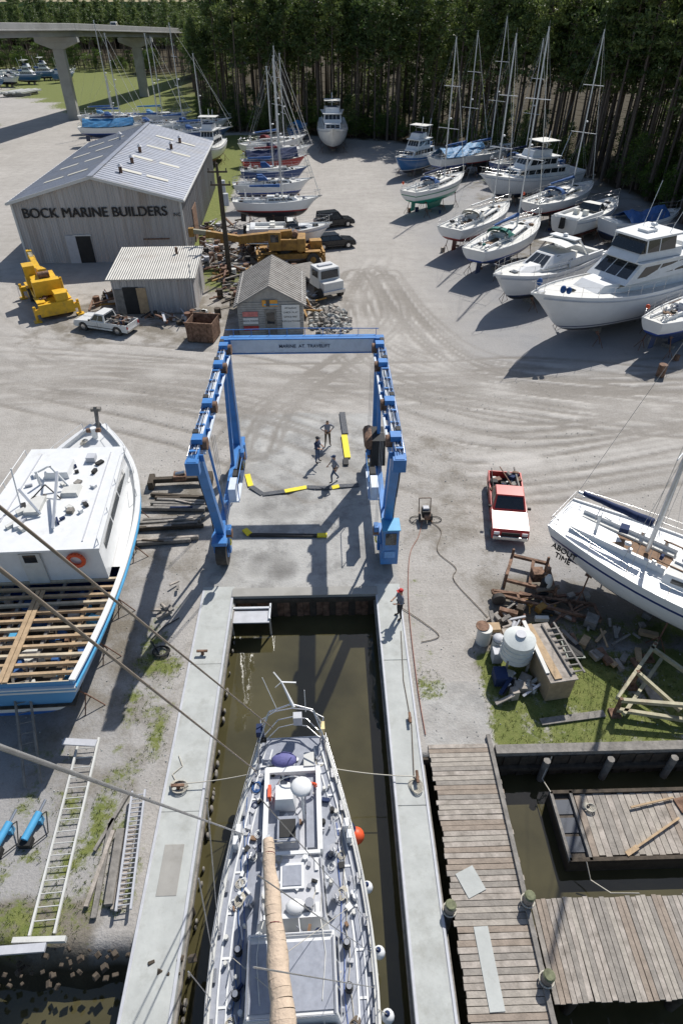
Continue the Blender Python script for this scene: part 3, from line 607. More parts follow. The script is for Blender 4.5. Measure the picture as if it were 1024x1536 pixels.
M1=hullmat('yacht_hull',(.03,.03,.04),(.02,.04,.12),(.76,.77,.78),1.25); M2=hullmat('yacht_hull_maroon',(.15,.03,.02),(.02,.02,.02),(.76,.77,.76),1.2); M3=hullmat('boat_hull_blue',(.03,.03,.05),(.6,.6,.6),(.05,.15,.35),1.05)
MB=hullmat('yacht_hull_big',(.16,.13,.11),(.02,.03,.06),(.76,.77,.78),1.1,(.08,.1,.2),1.45)
motoryacht('motor_yacht',(23.8,49.6),-150,21,5.7,MB,'big')
motoryacht('cabin_cruiser',(19.2,55.9),-142,13.8,4.2,M1,'express')
motoryacht('trawler_yacht',(27,91.5),-155,16,4.8,M1,'trawler')
motoryacht('cabin_cruiser',(14,108),-128,11,3.6,M3,'trawler')
motoryacht('small_motorboat',(30,75.2),42,11.5,3.6,M2,'cuddy')
motoryacht('covered_motorboat',(35,72.8),20,10,3.4,M1,'tarp',tm=CANB)
sb('sailing_yacht',(27.6,46.0),35,10,H1,None,None,None,seed=31)
motoryacht('motor_yacht',(1.8,130),-90,19,5.4,M2,'trawler')
motoryacht('small_motorboat',(-3.6,70.2),3,9,3,M1,'cuddy')
motoryacht('covered_motorboat',(-5,137.5),-100,9,3,M3,'tarp')
motoryacht('cabin_cruiser',(-18.3,116.5),-95,12,3.8,M2,'trawler')
for i,(x,y) in enumerate([(-97,238),(-93,246),(-101,250),(-92,258),(-104,262),(-110,248),(-88,264),(-99,230),(-106,236),(-84,252)]): motoryacht('small_motorboat',(x,y),-20+i*9,9,3,[M1,M3][i%2],['cuddy','trawler'][i%2])
# ---------------------------------------------------------------- wooden workboat on the left
hwb=hullmat('workboat_hull',(.02,.12,.42),(.72,.72,.7),(.12,.33,.6),1.0,(.75,.75,.74),2.3,.25)
b=B(); L_=15.8
hb,zs=hull(b,L_,6.1,.5,2.65,hwb,W,stern=.86,sheer=1.25,over=.06,flare=.6,ef=.3,deck=(.36,1),bul=.18,fine=2.9)
for s in(1,-1):
    P=[(x,s*(hb(x)+.0),zs(x)+.03) for x in np.linspace(-7.9,7.6,24)]
    for a,c in zip(P[:-1],P[1:]): b.beam(a,c,.22,.07,W)
    P=[(x,s*(hb(x)+.03),zs(x)-.35) for x in np.linspace(-7.9,7.4,24)]
    for a,c in zip(P[:-1],P[1:]): b.beam(a,c,.08,.08,CYANP)
b.box((-7.86,0,2.75),(.2,5.3,.07),W)
b.box((-5.2,0,1.5),(5.2,4.6,.05),WOODD)
for i in range(13):
    x=-7.55+i*.42; w=hb(x)*2-.3; b.box((x,0,2.52),(.11,w,.14),WOODL if i%3 else mat('pale_beam',(.5,.42,.3),.8,var=.2,scale=4),rz=R.gauss(0,.008))
for y in(-1.9,-.75,.75,1.9): b.box((-5.1,y,2.38),(5.2,.12,.12),WOODL if abs(y)>1 else WOODG)
for y in(-.1,.1): b.box((-5.3,y,2.63),(4.4,.17,.04),WOODL)
for i in range(60): b.box((R.uniform(-7.4,-2.8),R.uniform(-2.2,2.2),R.uniform(1.6,2.1)),(R.uniform(.1,.6),R.uniform(.1,.6),R.uniform(.1,.5)),R.choice([WOODG,CYANP,CANB,W2,RUST,WOODD,W2]),rz=R.uniform(0,3))
zc=2.6
cabin(b,-2.5,4.6,2.55,2.15,zc,4.35,W,.05,.5,.08,side=(3,.5,.72,.1,.9),roofm=W)
b.prism([(-2.75,-2.65),(4.5,-2.2),(4.5,2.2),(-2.75,2.65)],4.36,4.46,W)
b.box((-2.56,.2,3.35),(.06,.8,1.6),W2); b.box((-2.58,.2,3.9),(.05,.5,.4),GLS)
for y in(-1.55,2.1):
    P=[(-2.62,y+.3*math.cos(a),3.75+.3*math.sin(a)) for a in np.arange(0,6.5,.35)]; b.tube(P,.085,ORNG,n=8)
for s in(1,-1):
    P=[(x,s*(2.45-.05*x),4.75) for x in(-2.5,-.5,1.5,4)]; b.tube(P,.02,W); [b.cyl((x,y,4.4),(x,y,4.75),.02,W,n=5) for x,y,z in P]
b.box((2.6,.3,4.62),(1.2,1.1,.3),W,tx=.9,ty=.9); b.box((1.0,-.6,4.55),(.8,.8,.2),W2,tx=.8,ty=.8); b.box((0.,.6,4.55),(1.1,.6,.2),W2); b.box((3.4,-.9,4.6),(.4,.4,.25),GREYL)
b.cyl((1.6,.9,4.45),(1.6,.9,5.2),.06,W); b.cyl((.2,1.3,4.45),(.4,1.2,6.2),.03,W); b.tube([(1.2,-.5,4.6),(1.6,.2,5.4),(2.2,.6,5.0),(2.4,1.2,4.6)],.05,W); b.beam((-1.6,-.6,4.6),(1.2,-.2,5.4),.1,.1,ALU); b.beam((-.6,.2,4.55),(-.2,.9,5.6),.08,.08,ALU)
for i in range(26): b.box((R.uniform(-1.5,3.2),R.uniform(-1.5,1.6),4.53),(R.uniform(.08,.4),R.uniform(.06,.3),R.uniform(.06,.2)),R.choice([W,GREYL,CANN,BLACK,W2,WOODG]),rz=R.uniform(0,3))
b.tube([(.5,-.3,4.5),(1.0,.4,4.9),(.3,.9,4.6),(-.4,.3,4.6)],.03,BLACK)
for y in(-1.9,1.8): b.beam((-2.3,y,4.48),(4.0,y*.86,4.48),.05,.04,GREYL)
b.box((5.6,0,3.5),(.6,.5,.1),mat('green_hatch',(.05,.2,.17),.5)); b.box((5.6,0,3.42),(.8,.7,.1),W); b.coil(6.3,.5,3.55,.15,.12,.02,ROPE); b.coil(5.2,-1,3.35,.15,.12,.02,ROPED)
b.cyl((6.9,0,3.5),(6.9,0,4.1),.16,W); b.cyl((6.9,-.35,3.95),(6.9,.35,3.95),.12,RUST); b.beam((7.6,0,3.6),(8.0,0,4.7),.16,.16,WOODG); b.box((8.0,0,4.55),(.25,.5,.15),WOODG)
rail(b,L_,hb,zs,2.5,7.2,h=.45,st=1.2,wires=1,m=W,r=.02)
stands(b,L_,hb,1.1,.5,xs=[-6.8,-4.5,-2,1.5,4.5])
b.obj('wooden_workboat',(-11.7,20.9,0),rad(92))
# ---------------------------------------------------------------- foreground sailing yacht in the slip
hF=hullmat('hull_slip_yacht',(.03,.04,.06),(.03,.05,.15),(.6,.63,.68),-1.25)
b=B(); L_=16.; dk=GREYD
hb,zs=hull(b,L_,4.5,-2.0,.5,hF,dk,stern=.5,sheer=.5,over=.08,x0=0,bul=.07,ef=1.6,fine=2.1)
for s in(1,-1):
    P=[(x,s*(hb(x)-.02),zs(x)+.05) for x in np.linspace(.05,15.6,30)]
    for a,c in zip(P[:-1],P[1:]): b.beam(a,c,.14,.06,W2)
    for ins in(.26,.5):
        P=[(x,s*(hb(x)-ins),zs(x)-.045) for x in np.linspace(.4,15,24)]
        for a,c in zip(P[:-1],P[1:]): b.beam(a,c,.05,.02,W)
    for x in np.arange(1.,10,1.1): b.box((x,s*(hb(x)-.38),zs(x)-.047),(.06,.24,.02),W); b.box((x+.4,s*(hb(x+.4)-.13),zs(x)+.02),(.32,.1,.06),STEEL)
rail(b,L_,hb,zs,.3,15,h=.68,st=1.35,inset=.05,r=.02)
for s in(1,-1):
    b.tube([(.25,s*.95,.5),(.1,s*1.0,1.7),(-.1,s*.75,2.15)],.03,STEEL,n=6); b.tube([(1.3,s*1.2,.5),(.7,s*1.1,1.6),(-.1,s*.75,2.15)],.024,STEEL,n=6)
    b.tube([(.2,s*1.0,1.15),(-.35,s*.5,1.25),(-.45,0,1.25)],.024,STEEL,n=6); b.tube([(.2,s*1.0,.8),(-.3,s*.5,.85),(-.4,0,.85)],.02,STEEL,n=6)
    b.tube([(.2,s*1.0,1.4),(-.2,s*1.1,1.5),(-.5,s*.6,1.55),(-.6,0,1.55)],.024,STEEL,n=6)
b.tube([(-.1,-.75,2.15),(-.3,0,2.25),(-.1,.75,2.15)],.035,STEEL,n=6); b.cyl((-.2,-.5,2.2),(-.6,-.9,3.4),.014,W,n=5); b.cyl((-.2,.1,2.2),(-.9,-.3,2.7),.06,W,r2=.03); b.cyl((0,.5,2.2),(-.1,.5,3.3),.014,W,n=5)
for a in(0,2.1,4.2): b.beam((-.9,-.3,2.7),(-.95+.1*math.cos(a),-.3+.5*math.cos(a),2.7+.5*math.sin(a)),.05,.02,W)
b.box((.15,-1.1,1.45),(.35,.25,.3),CANN); b.box((.1,1.05,1.3),(.3,.16,.4),mat('horseshoe_yellow',(.75,.6,.3),.6)); b.box((-.2,.2,1.5),(.25,.3,.45),GREYL); b.sph((.0,-1.15,1.1),.14,W); b.cyl((.3,-1.2,1.1),(.3,-.9,1.1),.1,BLACK)
b.sph((.95,-.3,.85),.3,mat('purple_cover',(.12,.12,.3),.7,bump=.5),(1.0,1.5,.6)); b.box((1.0,.55,.75),(.5,.35,.35),W2); b.coil(.8,1.0,.5,.14,.12,.018,ROPE); b.coil(1.6,-1.15,.5,.14,.12,.018,CANB)
b.box((2.6,0,.52),(2.5,1.5,.06),GREYL)
for s in(1,-1): b.box((2.6,s*.85,.72),(2.7,.16,.4),W); b.box((2.6,s*.6,.62),(2.4,.34,.16),GREYD)
b.box((1.3,0,.7),(.2,1.8,.36),W); b.box((2.3,-.25,.95),(.6,.7,.7),W,tx=.8,ty=.8); b.box((3.3,-.15,.72),(.9,.75,.5),GREYD,tx=.85,ty=.85); b.box((3.3,-.15,.985),(.55,.5,.03),BLACK)
b.tube([(1.95,.45*math.cos(a),1.15+.45*math.sin(a)) for a in np.arange(0,6.4,.35)],.02,STEEL)
b.tube([(2.0,.6+.17*math.cos(a),1.0+.17*math.sin(a)) for a in np.arange(0,5.,.4)],.06,ORNG,n=6); b.box((2.1,-.75,.9),(.4,.1,.3),ORNG)
b.cyl((2.9,.35,.5),(2.85,.35,2.55),.04,W); b.sph((2.85,.35,2.65),.33,W,(1,1,.42),14,6)
cabin(b,4.1,6.0,.95,1.05,.45,.95,W,.1,.2,.1,side=(3,.3,.75,.1,.9),roofm=GREYL); b.box((4.7,0,1.0),(.7,.7,.08),W); b.box((4.7,0,1.05),(.55,.55,.03),GREYD)
for x in(4.4,5.0,5.6):
    for s in(1,-1): b.box((x,s*.72,.98),(.35,.1,.06),W); b.cyl((x,s*.5,.95),(x,s*.5,1.05),.07,STEEL,n=8)
b.sph((5.55,.1,1.1),.22,W,(1,1.3,.6)); b.sph((5.4,-.55,1.1),.14,STEEL); b.cyl((5.5,.5,.95),(5.5,.5,1.25),.13,STEEL,n=10); b.box((5.75,0,1.0),(.12,1.6,.08),W)
b.box((4.05,0,.98),(.1,1.7,.1),W); b.beam((4.2,-.85,1.0),(5.9,-.93,1.0),.05,.05,STEEL); b.beam((4.2,.85,1.0),(5.9,.93,1.0),.05,.05,STEEL)
cabin(b,6.1,8.2,1.3,1.3,.45,1.35,W,.15,.1,.14,side=(3,.35,.8,.05,.95),rear=(3,.3,.85),roofm=W)
b.box((7.25,0,1.4),(1.5,2.15,.06),GREYD); b.box((7.25,0,1.37),(1.66,2.3,.04),W)
for s in(1,-1): b.beam((6.4,s*1.12,1.45),(8.1,s*1.12,1.45),.05,.05,STEEL)
for x in(6.32,8.12): b.cyl((x,-1.1,1.42),(x,1.1,1.42),.03,STEEL)
cabin(b,8.2,13,1.25,.75,.45,.9,W,.0,1.0,.12,side=(6,.3,.75,.05,.9),roofm=GREYD); b.box((8.75,0,.97),(.8,1.7,.1),GREYD); b.box((8.75,0,.93),(.95,1.85,.08),W)
for s in(1,-1):
    for x in(6.4,7.4,8.6): b.cyl((x,s*1.5,.5),(x,s*1.5,.78),.11,BLACK,n=10); b.cyl((x,s*1.5,.78),(x,s*1.5,.83),.08,STEEL,n=10)
    for x in(3.9,5.2): b.cyl((x,s*1.25,.5),(x,s*1.25,.85),.12,STEEL,n=10); b.cyl((x,s*1.25,.85),(x+.2,s*1.3,.9),.02,STEEL)
    b.tube([(x,s*(1.55+.05*math.sin(x*5)),.5) for x in np.arange(2,12,.4)],.014,ROPE if s>0 else CANB)
    b.tube([(x,s*(1.4+.03*math.sin(x*4)),.5) for x in np.arange(3,12,.4)],.012,mat('rope_blue',(.05,.12,.4),.8))
    b.tube([(x,s*(.85+.06*math.sin(x*3)),.97 if x<6 else 1.45 if x<8.2 else 1.0) for x in np.arange(4.3,12,.5)],.012,CANW)
    for k,x in enumerate((5.8,6.6,7.4)): b.cyl((x,s*(hb(x)-.08),.5),(x+3,s*.3,14),.009,WIRE,n=4); b.cyl((x,s*(hb(x)-.08),.5),(x+.07,s*(hb(x)-.1),.95),.022,STEEL,n=6)
    for x in(3.2,3.55,9.2): b.box((x,s*(hb(x)-.16),.75),(.26,.15,.4),[W,mat('jerry_blue',(.05,.12,.35),.5),REDP][int(x)%3])
    b.coil(5.0,s*1.5,.5,.13,.1,.016,ROPE); b.coil(8.1,s*1.65,.5,.12,.1,.016,ROPED)
rr=random.Random(5)
for i in range(190):
    x=rr.uniform(.8,9.8); y=rr.uniform(-1,1)*(hb(x)-.3)
    if 6.2<x<8.1 and abs(y)<1.3: continue
    z=.53 if abs(y)>1.1 else (1.0 if 4.1<x<6 else (.6 if x<4.1 else .97))
    k=rr.random()
    if k<.4: b.box((x,y,z),(rr.uniform(.06,.26),rr.uniform(.05,.2),rr.uniform(.05,.16)),rr.choice([W,W,W,GREYL,STEEL,BLACK,CANN,TEAK]),rz=rr.uniform(0,3))
    elif k<.7: b.cyl((x,y,z-.05),(x,y,z+rr.uniform(.06,.2)),rr.uniform(.03,.08),rr.choice([W,STEEL,BLACK,W2]),n=8)
    elif k<.85: b.beam((x,y,z),(x+rr.uniform(-.7,.7),y+rr.uniform(-.2,.2),z+.03),.025,.025,rr.choice([STEEL,W,ROPE]))
    else: b.coil(x,y,z-.03,.1,.09,.012,rr.choice([ROPE,W,CANN]),3)
bp=[(4.25,-.62),(5,-.55),(6,-.42),(7,-.3),(8,-.18),(9,-.06),(10,.05),(12,.2)]
for i in range(len(bp)-1):
    (xa,ya),(xb,yb)=bp[i],bp[i+1]; k=5
    for j in range(k):
        f0=j/k;f1=(j+1)/k; q=i*k+j; ra=.15+.007*q; wv=lambda u:(1+.05*math.sin(u*.9)+.03*math.sin(u*2.1))
        b.cyl((xa+(xb-xa)*f0,ya+(yb-ya)*f0+.015*math.sin(q),2.45+.02*math.sin(q*.7)),(xa+(xb-xa)*f1,ya+(yb-ya)*f1+.015*math.sin(q+1),2.45+.02*math.sin((q+1)*.7)),min(.3,ra)*wv(q),CANT,r2=min(.3,ra+.007)*wv(q+1),n=14,cap=(q==0))
    if i%2==0: b.tube([(xa+.4,ya+.05+(.17+.02*i)*math.cos(a),2.45+(.19+.028*i)*math.sin(a)) for a in np.arange(0,6.5,.5)],.012,CANM,n=4)
b.beam((4.05,-.64,2.24),(12.6,.22,2.2),.12,.14,ALU); b.cyl((4.2,-.62,2.3),(3.6,-.1,.9),.012,ROPE,n=4); b.cyl((4.3,-.62,2.3),(3.7,.1,.9),.012,ROPE,n=4)
for x,y in((5.5,1.6),(6.5,-1.7),(8.5,1.3)): b.cyl((x,y,.6),(x+1.5,-.1,2.3),.009,ROPE,n=4)
b.cyl((12.7,.2,.5),(12.9,.2,19),.11,ALU,r2=.08,n=12)
yacht=b.obj('sailing_yacht',(-1.4,12.25,0),rad(-88.2))
b=B(); b.sph((.72,9.15,-.15),.27,ORNG,(1,1,1.1),14,8); b.cyl((.62,9.28,.1),(.55,9.3,.3),.09,CANN); b.sph((.6,9.22,.02),.16,CANN); b.tube([(.6,9.2,.1),(.3,9.2,.7)],.012,ROPE); b.obj('mooring_buoy')
for x,y in((.98,7.55),(1.22,5.85),(1.35,4.4)):
    b=B(); b.sph((x,y,.0),.18,W,(1,1,1.1),12,8); b.sph((x-.02,y+.02,.17),.08,CANN); b.tube([(x,y,.15),(x-.3,y,.75)],.012,ROPE); b.obj('fender')
b=B()
def sag(p,q,s,n=10): return [tuple(Vector(p).lerp(Vector(q),i/n)-Vector((0,0,s*4*(i/n)*(1-i/n)))) for i in range(n+1)]
b.tube(sag((-2.6,11.0,.6),(-5.3,10.85,.25),.12),.018,ROPE); b.tube(sag((-.1,11.1,.6),(2.9,10.9,.25),.12),.018,ROPE)
b.coil(-5.4,10.9,.06,.22,.18,.018,ROPE,6); b.coil(2.75,10.7,.06,.16,.22,.018,ROPE,5)
b.tube([(-5.4,11,.06),(-5.6,11.3,.06),(-5.3,11.6,.06),(-5.5,12,.06)],.018,ROPE)
b.tube([(2.8,10.9,.08),(2.95,13,.06),(2.85,15,.06),(3.0,17.5,.06)],.018,ROPED)
b.obj('mooring_rope')
b=B()
for (p,q),m_ in zip((((-2.1,12.3,1.2),(-3.35,5.07,17)),((-2.6,10.9,.9),(-2.98,4.15,17)),((-2.9,8.9,.8),(-2.3,2.39,17))),(STAYW,STAYW,WIRE)):
    p=Vector(p);q=Vector(q); b.cyl(p,q+(q-p)*.12,.021,m_,n=6)
b.obj('rigging_stays')
# ---------------------------------------------------------------- travel lift
b=B(); XL,XR=-5.05,2.68
def wheel(b,x,y,r=.72,w=.42):
    b.cyl((x-w/2,y,r),(x+w/2,y,r),r,TYRE,n=20); b.cyl((x-w/2-.03,y,r),(x+w/2+.03,y,r),r*.5,BLUE,n=12); b.cyl((x-w/2-.06,y,r),(x+w/2+.06,y,r),r*.2,RUST,n=8)
for x,s in((XL,-1),(XR,1)):
    for y in(22.1,29.9):
        wheel(b,x,y,.75,.5)
        b.box((x,y,1.62),(.7,1.3,.2),BLUE)
        for dx in(-.36,.36): b.box((x+dx,y,1.15),(.1,.3,1.0),BLUE)
    b.box((x,26,1.6),(.3,8.2,.42),BLUE)
    b.beam((x,22.3,1.5),(x,20.35,7.3),.36,.34,BLUE); b.beam((x,29.8,1.5),(x,29.9,7.4),.38,.4,BLUE)
    b.beam((x,27.6,1.8),(x,28.8,7.2),.18,.18,BLUE); b.beam((x,23.8,1.8),(x,22.2,7.2),.1,.1,BLUE)
    b.box((x,24.7,7.5),(.36,10.9,.5),BLUE)
    b.box((x-s*.06,24.9,7.77),(.2,9.6,.03),LWHITE)
    b.box((x-s*.32,24.9,7.5),(.1,9.4,.1),LWHITE); b.box((x+s*.26,24.6,7.45),(.1,9.8,.16),BLUE)
    for k in range(11): yy=19.9+k*.95; b.box((x+s*.02,yy,7.8),(.34,.12,.1),BLUE); b.box((x-s*.26,yy,7.5),(.16,.06,.3),BLUE)
    for yy in(20.6,23.4,27,29): b.box((x-s*.05,yy,7.9),(.42,.45,.24),BLUE); b.cyl((x-s*.42,yy,7.7),(x-s*.14,yy,7.7),.25,RUST,n=12); b.box((x+s*.1,yy+.5,7.88),(.2,.3,.2),BLACK)
    for k in range(5): b.tube([(x+s*(-.12+.08*k),yy,7.83+.05*math.sin(yy*2+k)) for yy in np.arange(19.6,29.8,.6)],.022,BLACK if k%2 else STEEL)
    for k in range(3):
        for yy in(21.4,27.6): b.cyl((x-s*(.42+.07*k),yy,7.6),(x-s*(.5+.05*k),yy+.1,2.6),.014,WIRE,n=4)
    for yy in(21.5,27.7): b.box((x-s*.55,yy,2.4),(.2,.4,.5),BLUE); b.cyl((x-s*.68,yy,2.3),(x-s*.42,yy,2.3),.22,RUST,n=12); b.tube([(x-s*.55,yy,2.1),(x-s*.55,yy+.05,1.7),(x-s*.5,yy+.1,1.5)],.04,YELS)
    b.cyl((x+s*.25,20.6,7.2),(x+s*.25,21.6,4.2),.08,LWHITE,n=10); b.cyl((x+s*.25,21.6,4.2),(x+s*.25,22.1,2.4),.045,STEEL)
    b.tube([(x+s*.22,20.4,7.3),(x+s*.24,20.9,5.5),(x+s*.2,21.6,3.4),(x+s*.25,22,2)],.03,BLACK)
    b.box((x-s*.5,25.2,2.2),(.5,2.6,.08),LWHITE); b.tube([(x-s*.74,24,2.2),(x-s*.74,24,3.2),(x-s*.74,26.5,3.2),(x-s*.74,26.5,2.2)],.025,BLUE)
    b.box((x-s*.45,24.4,2.6),(.36,1.0,.7),LWHITE); b.box((x-s*.45,25.6,2.5),(.3,.6,.5),BLACK)
    b.box((x,19.35,7.45),(.5,.3,.56),BLUE); b.box((x,30.1,7.5),(.5,.45,.66),BLUE)
    for yy in np.arange(2.2,6.9,.4): b.cyl((x+s*.24,29.6,yy),(x+s*.24,30.0,yy),.018,BLUE,n=5)
b.box(((XL+XR)/2,30.1,7.45),(7.2,.42,.7),LWHITE); b.box(((XL+XR)/2,30.1,7.83),(7.4,.5,.05),BLUE); b.box(((XL+XR)/2,30.1,7.07),(7.4,.5,.05),BLUE)
b.tube([(XL,30.35,8.15),((XL+XR)/2,30.35,8.2),(XR,30.35,8.15)],.025,BLUE)
for xx in np.arange(XL+.4,XR,.9): b.cyl((xx,30.35,7.8),(xx,30.35,8.18),.018,BLUE,n=5)
b.box((XR+.1,21.75,1.0),(.8,1.1,1.1),BLUE); b.box((XR+.1,21.4,2.1),(.72,.8,1.2),BLUE); b.box((XR+.1,20.99,2.2),(.5,.02,.7),GLS); b.box((XR+.1,21.4,2.73),(.82,.9,.06),CYANP)
b.box((XR+.1,21.17,1.1),(.5,.02,.4),mat('panel_lb',(.15,.35,.7),.5)); b.box((XR-.05,27.9,2.7),(.75,1.6,1.5),BLACK,tx=.9,ty=.9); b.cyl((XR-.5,27.2,3.2),(XR-.5,28.7,3.2),.3,RUST); b.cyl((XR,28.3,3.4),(XR,28.3,4.4),.08,RUST)
lift=b.obj('travel_lift',bevel=.015)
text('MARINE  AT  TRAVELIFT',.24,((XL+XR)/2+.1,29.86,7.45),(rad(90),0,0),mat('sign_ink',(.03,.05,.1),.6),'lift_lettering',lift,.004,.002)
def strap(pts,wd,seg=2):
    b=B()
    for i,((xa,ya),(xb,yb)) in enumerate(zip(pts[:-1],pts[1:])):
        d=Vector((xb-xa,yb-ya,0)).normalized(); n_=Vector((-d.y,d.x,0))*wd/2; z=.05+.04*(i%2); z2=.05+.04*((i+1)%2); m=YELS if i%seg==0 else GRYS
        a=Vector((xa,ya,z));c=Vector((xb,yb,z2)); b.add([a-n_,c-n_,c+n_,a+n_,a-n_-Vector((0,0,.04)),c-n_-Vector((0,0,.04))],[(0,1,2,3),(4,5,1,0)],m)
    return b
strap([(-4.6,29.2),(-4.3,28.0),(-3.6,27.3),(-2.4,27.5),(-1.2,27.9),(-.7,27.8),(0.2,27.8),(.6,27.9),(1.7,28)],.3,3).obj('lifting_sling')
b=B(); b.box((1.05,34.6,.08),(.36,2.6,.07),GRYS,rz=.05); b.box((1.1,31.9,.08),(.36,2.5,.06),YELS,rz=.05); b.box((1.05,30.3,.07),(.3,.7,.06),BLACK); b.obj('lifting_sling')
b=B(); b.beam((-4.3,24.3,.1),(-4.0,23.9,.1),.3,.08,YELS); b.beam((-4.0,23.9,.08),(-.6,23.75,.08),.2,.08,BLACK); b.beam((-.6,23.75,.1),(-.1,23.75,.1),.26,.08,YELS); b.obj('lifting_sling')
# ---------------------------------------------------------------- buildings
def corr(name,c,ax,sc_=14,rough=.5,dirt=(.3,.28,.25),m=.3,da=.3,st=0):
    mm=mat(name,c,rough,m,var=.12,scale=.8,dirt=dirt,dirtamt=da,streak=st)
    nt=mm.node_tree; N=nt.nodes; L=nt.links
    tc=N.new('ShaderNodeTexCoord'); w=N.new('ShaderNodeTexWave'); w.bands_direction=ax; w.inputs['Scale'].default_value=sc_/6.28; L.new(tc.outputs['Object'],w.inputs[0])
    bn=N.new('ShaderNodeBump'); bn.inputs['Strength'].default_value=1; bn.inputs['Distance'].default_value=.04; L.new(w.outputs['Fac'],bn.inputs['Height']); L.new(bn.outputs[0],N['Principled BSDF'].inputs['Normal']); return mm
ROOF=corr('metal_roof_grey',(.29,.31,.36),'Y',6); WALLX=corr('metal_wall_x',(.44,.43,.43),'X',8,dirt=(.30,.24,.20),da=.45,st=1,m=.1); WALLY=corr('metal_wall_y',(.36,.36,.37),'Y',8,dirt=(.25,.2,.16),da=.5,st=1,m=.1)
ROOFX=corr('metal_roof_pale',(.40,.39,.36),'X',10,dirt=(.25,.2,.16)); TRIM=mat('white_trim',(.6,.6,.58),.6,var=.05); SKYL=mat('skylight_panel',(.55,.53,.45),.5,var=.12)
b=B(); w=8.1; dp=33; he=5.8; hr=7.9
b.add([(-w,0,0),(w,0,0),(w,0,he),(0,0,hr),(-w,0,he)],[(0,1,2,3,4)],WALLX); b.add([(-w,dp,0),(w,dp,0),(w,dp,he),(0,dp,hr),(-w,dp,he)],[(4,3,2,1,0)],WALLX)
b.quad((w,0,0),(w,dp,0),(w,dp,he),(w,0,he),WALLY); b.quad((-w,dp,0),(-w,0,0),(-w,0,he),(-w,dp,he),WALLY)
o_=.35; sl=(hr-he)/w
for i in range(27):
    x=-w+.3+i*.6; b.box((x,-.015,(hr-abs(x)*sl-.1)/2),(.06,.03,hr-abs(x)*sl-.1),WALLX)
for i in range(55): b.box((w+.03,.3+i*.6,he/2),(.05,.07,he-.05),WALLY)
for s in(1,-1):
    e=(s*(w+o_),he-sl*o_); q=[(e[0],-o_,e[1]+.03),(0,-o_,hr+.03),(0,dp+o_,hr+.03),(e[0],dp+o_,e[1]+.03)]
    q2=[(x,y,z+.07) for x,y,z in q]; b.add(q+q2,[(4,5,6,7) if s<0 else (7,6,5,4),(0,1,5,4),(3,0,4,7),(2,3,7,6),(0,3,2,1)],ROOF)
    for yy in np.arange(0,dp,.8): b.beam((e[0],yy,e[1]+.11),(0,yy,hr+.11),.06,.05,ROOF)
    for yy,fr in((5,.3),(5,.62),(12,.3),(12,.65),(19,.35),(19,.7),(26,.35),(26,.68)):
        x0=s*w*(fr+.16);x1=s*w*(fr-.1); z0=hr-abs(x0)*sl+.145; z1=hr-abs(x1)*sl+.145; q=[(x0,yy,z0),(x1,yy,z1),(x1,yy+.8,z1),(x0,yy+.8,z0)]
        b.add(q,[(0,1,2,3) if s<0 else (3,2,1,0)],SKYL)
    b.beam((e[0],-o_-.02,e[1]+.02),(0,-o_-.02,hr+.02),.06,.26,TRIM); b.box((e[0]+s*.05,dp/2,e[1]),(.14,dp+.7,.16),TRIM)
b.box((0,dp/2,hr+.14),(.5,dp+.7,.06),ROOF)
for x,y in((2,4),(2.2,9),(2,15),(4.6,21),(5,26),(-2,24)):
    z=hr-abs(x)*sl; b.cyl((x,y,z),(x,y,z+.7),.18,RUST if x>0 else GREYL,n=10); b.cyl((x,y,z+.7),(x,y,z+.95),.32,GREYL,r2=.05,n=10)
b.box((-2.1,-.08,1.3),(1.5,.06,2.6),BLACK); b.box((-3.3,-.1,1.35),(1.0,.08,2.7),GREYL); b.box((-2.1,-.1,2.68),(1.8,.08,.12),TRIM)
b.box((5.2,-.09,2.2),(2.6,.06,.12),RUST)
for x in(-w,w): b.box((x,-.02,he/2),(.2,.14,he-.02),TRIM)
b.box((w+.1,8,1.7),(.08,3.2,3.4),RUST)
bo=b.obj('metal_boat_shed',(-22.2,67.2,0),rad(2.6))
INK=mat('sign_paint_black',(.012,.012,.015),.6)
for k,dx in enumerate((-.035,0,.035)):
    text('BOCK MARINE BUILDERS',1.25,(-.3+dx,-.1-.004*k,4.75+.012*k),(rad(90),0,0),INK,'wall_lettering',bo,.02,0)
text('INC',.45,(7.6,-.1,4.45),(rad(90),0,0),INK,'wall_lettering_small',bo,.01)
b=B(); b.box((0,3.2,1.5),(6.8,6.4,3),WALLX); b.add([(-3.7,-.4,2.95),(3.7,-.4,2.95),(3.7,6.8,3.45),(-3.7,6.8,3.45),(-3.7,-.4,3.07),(3.7,-.4,3.07),(3.7,6.8,3.57),(-3.7,6.8,3.57)],[(4,5,6,7),(0,1,5,4),(1,2,6,5),(2,3,7,6),(3,0,4,7)],ROOFX)
for i in range(12): b.box((-3.3+i*.6,-.02,1.47),(.06,.05,2.9),WALLX)
b.box((-1.9,-.06,1.15),(1.3,.06,2.3),BLACK); b.box((-1.0,-.1,1.15),(.8,.06,2.2),WOODL); b.box((-2.9,-.07,1.1),(.7,.06,2.1),WOODG); b.beam((3.2,-.1,.1),(3.3,-.1,4.2),.08,.08,TRIM); b.cyl((1.5,5,3.3),(1.5,5,4),.12,RUST)
b.obj('workshop_shed',(-14.5,53.3,0),rad(2),bevel=.01)
SH=mat('shed_roof_weathered',(.27,.255,.235),.9,var=.25,scale=2,bump=.5,dirt=(.15,.12,.1),dirtamt=.3); WG=mat('clapboard_grey',(.36,.35,.33),.85,var=.2,scale=2,bump=.3)
b=B(); w=2.55; d=7.2; he=2.5; hr=3.9
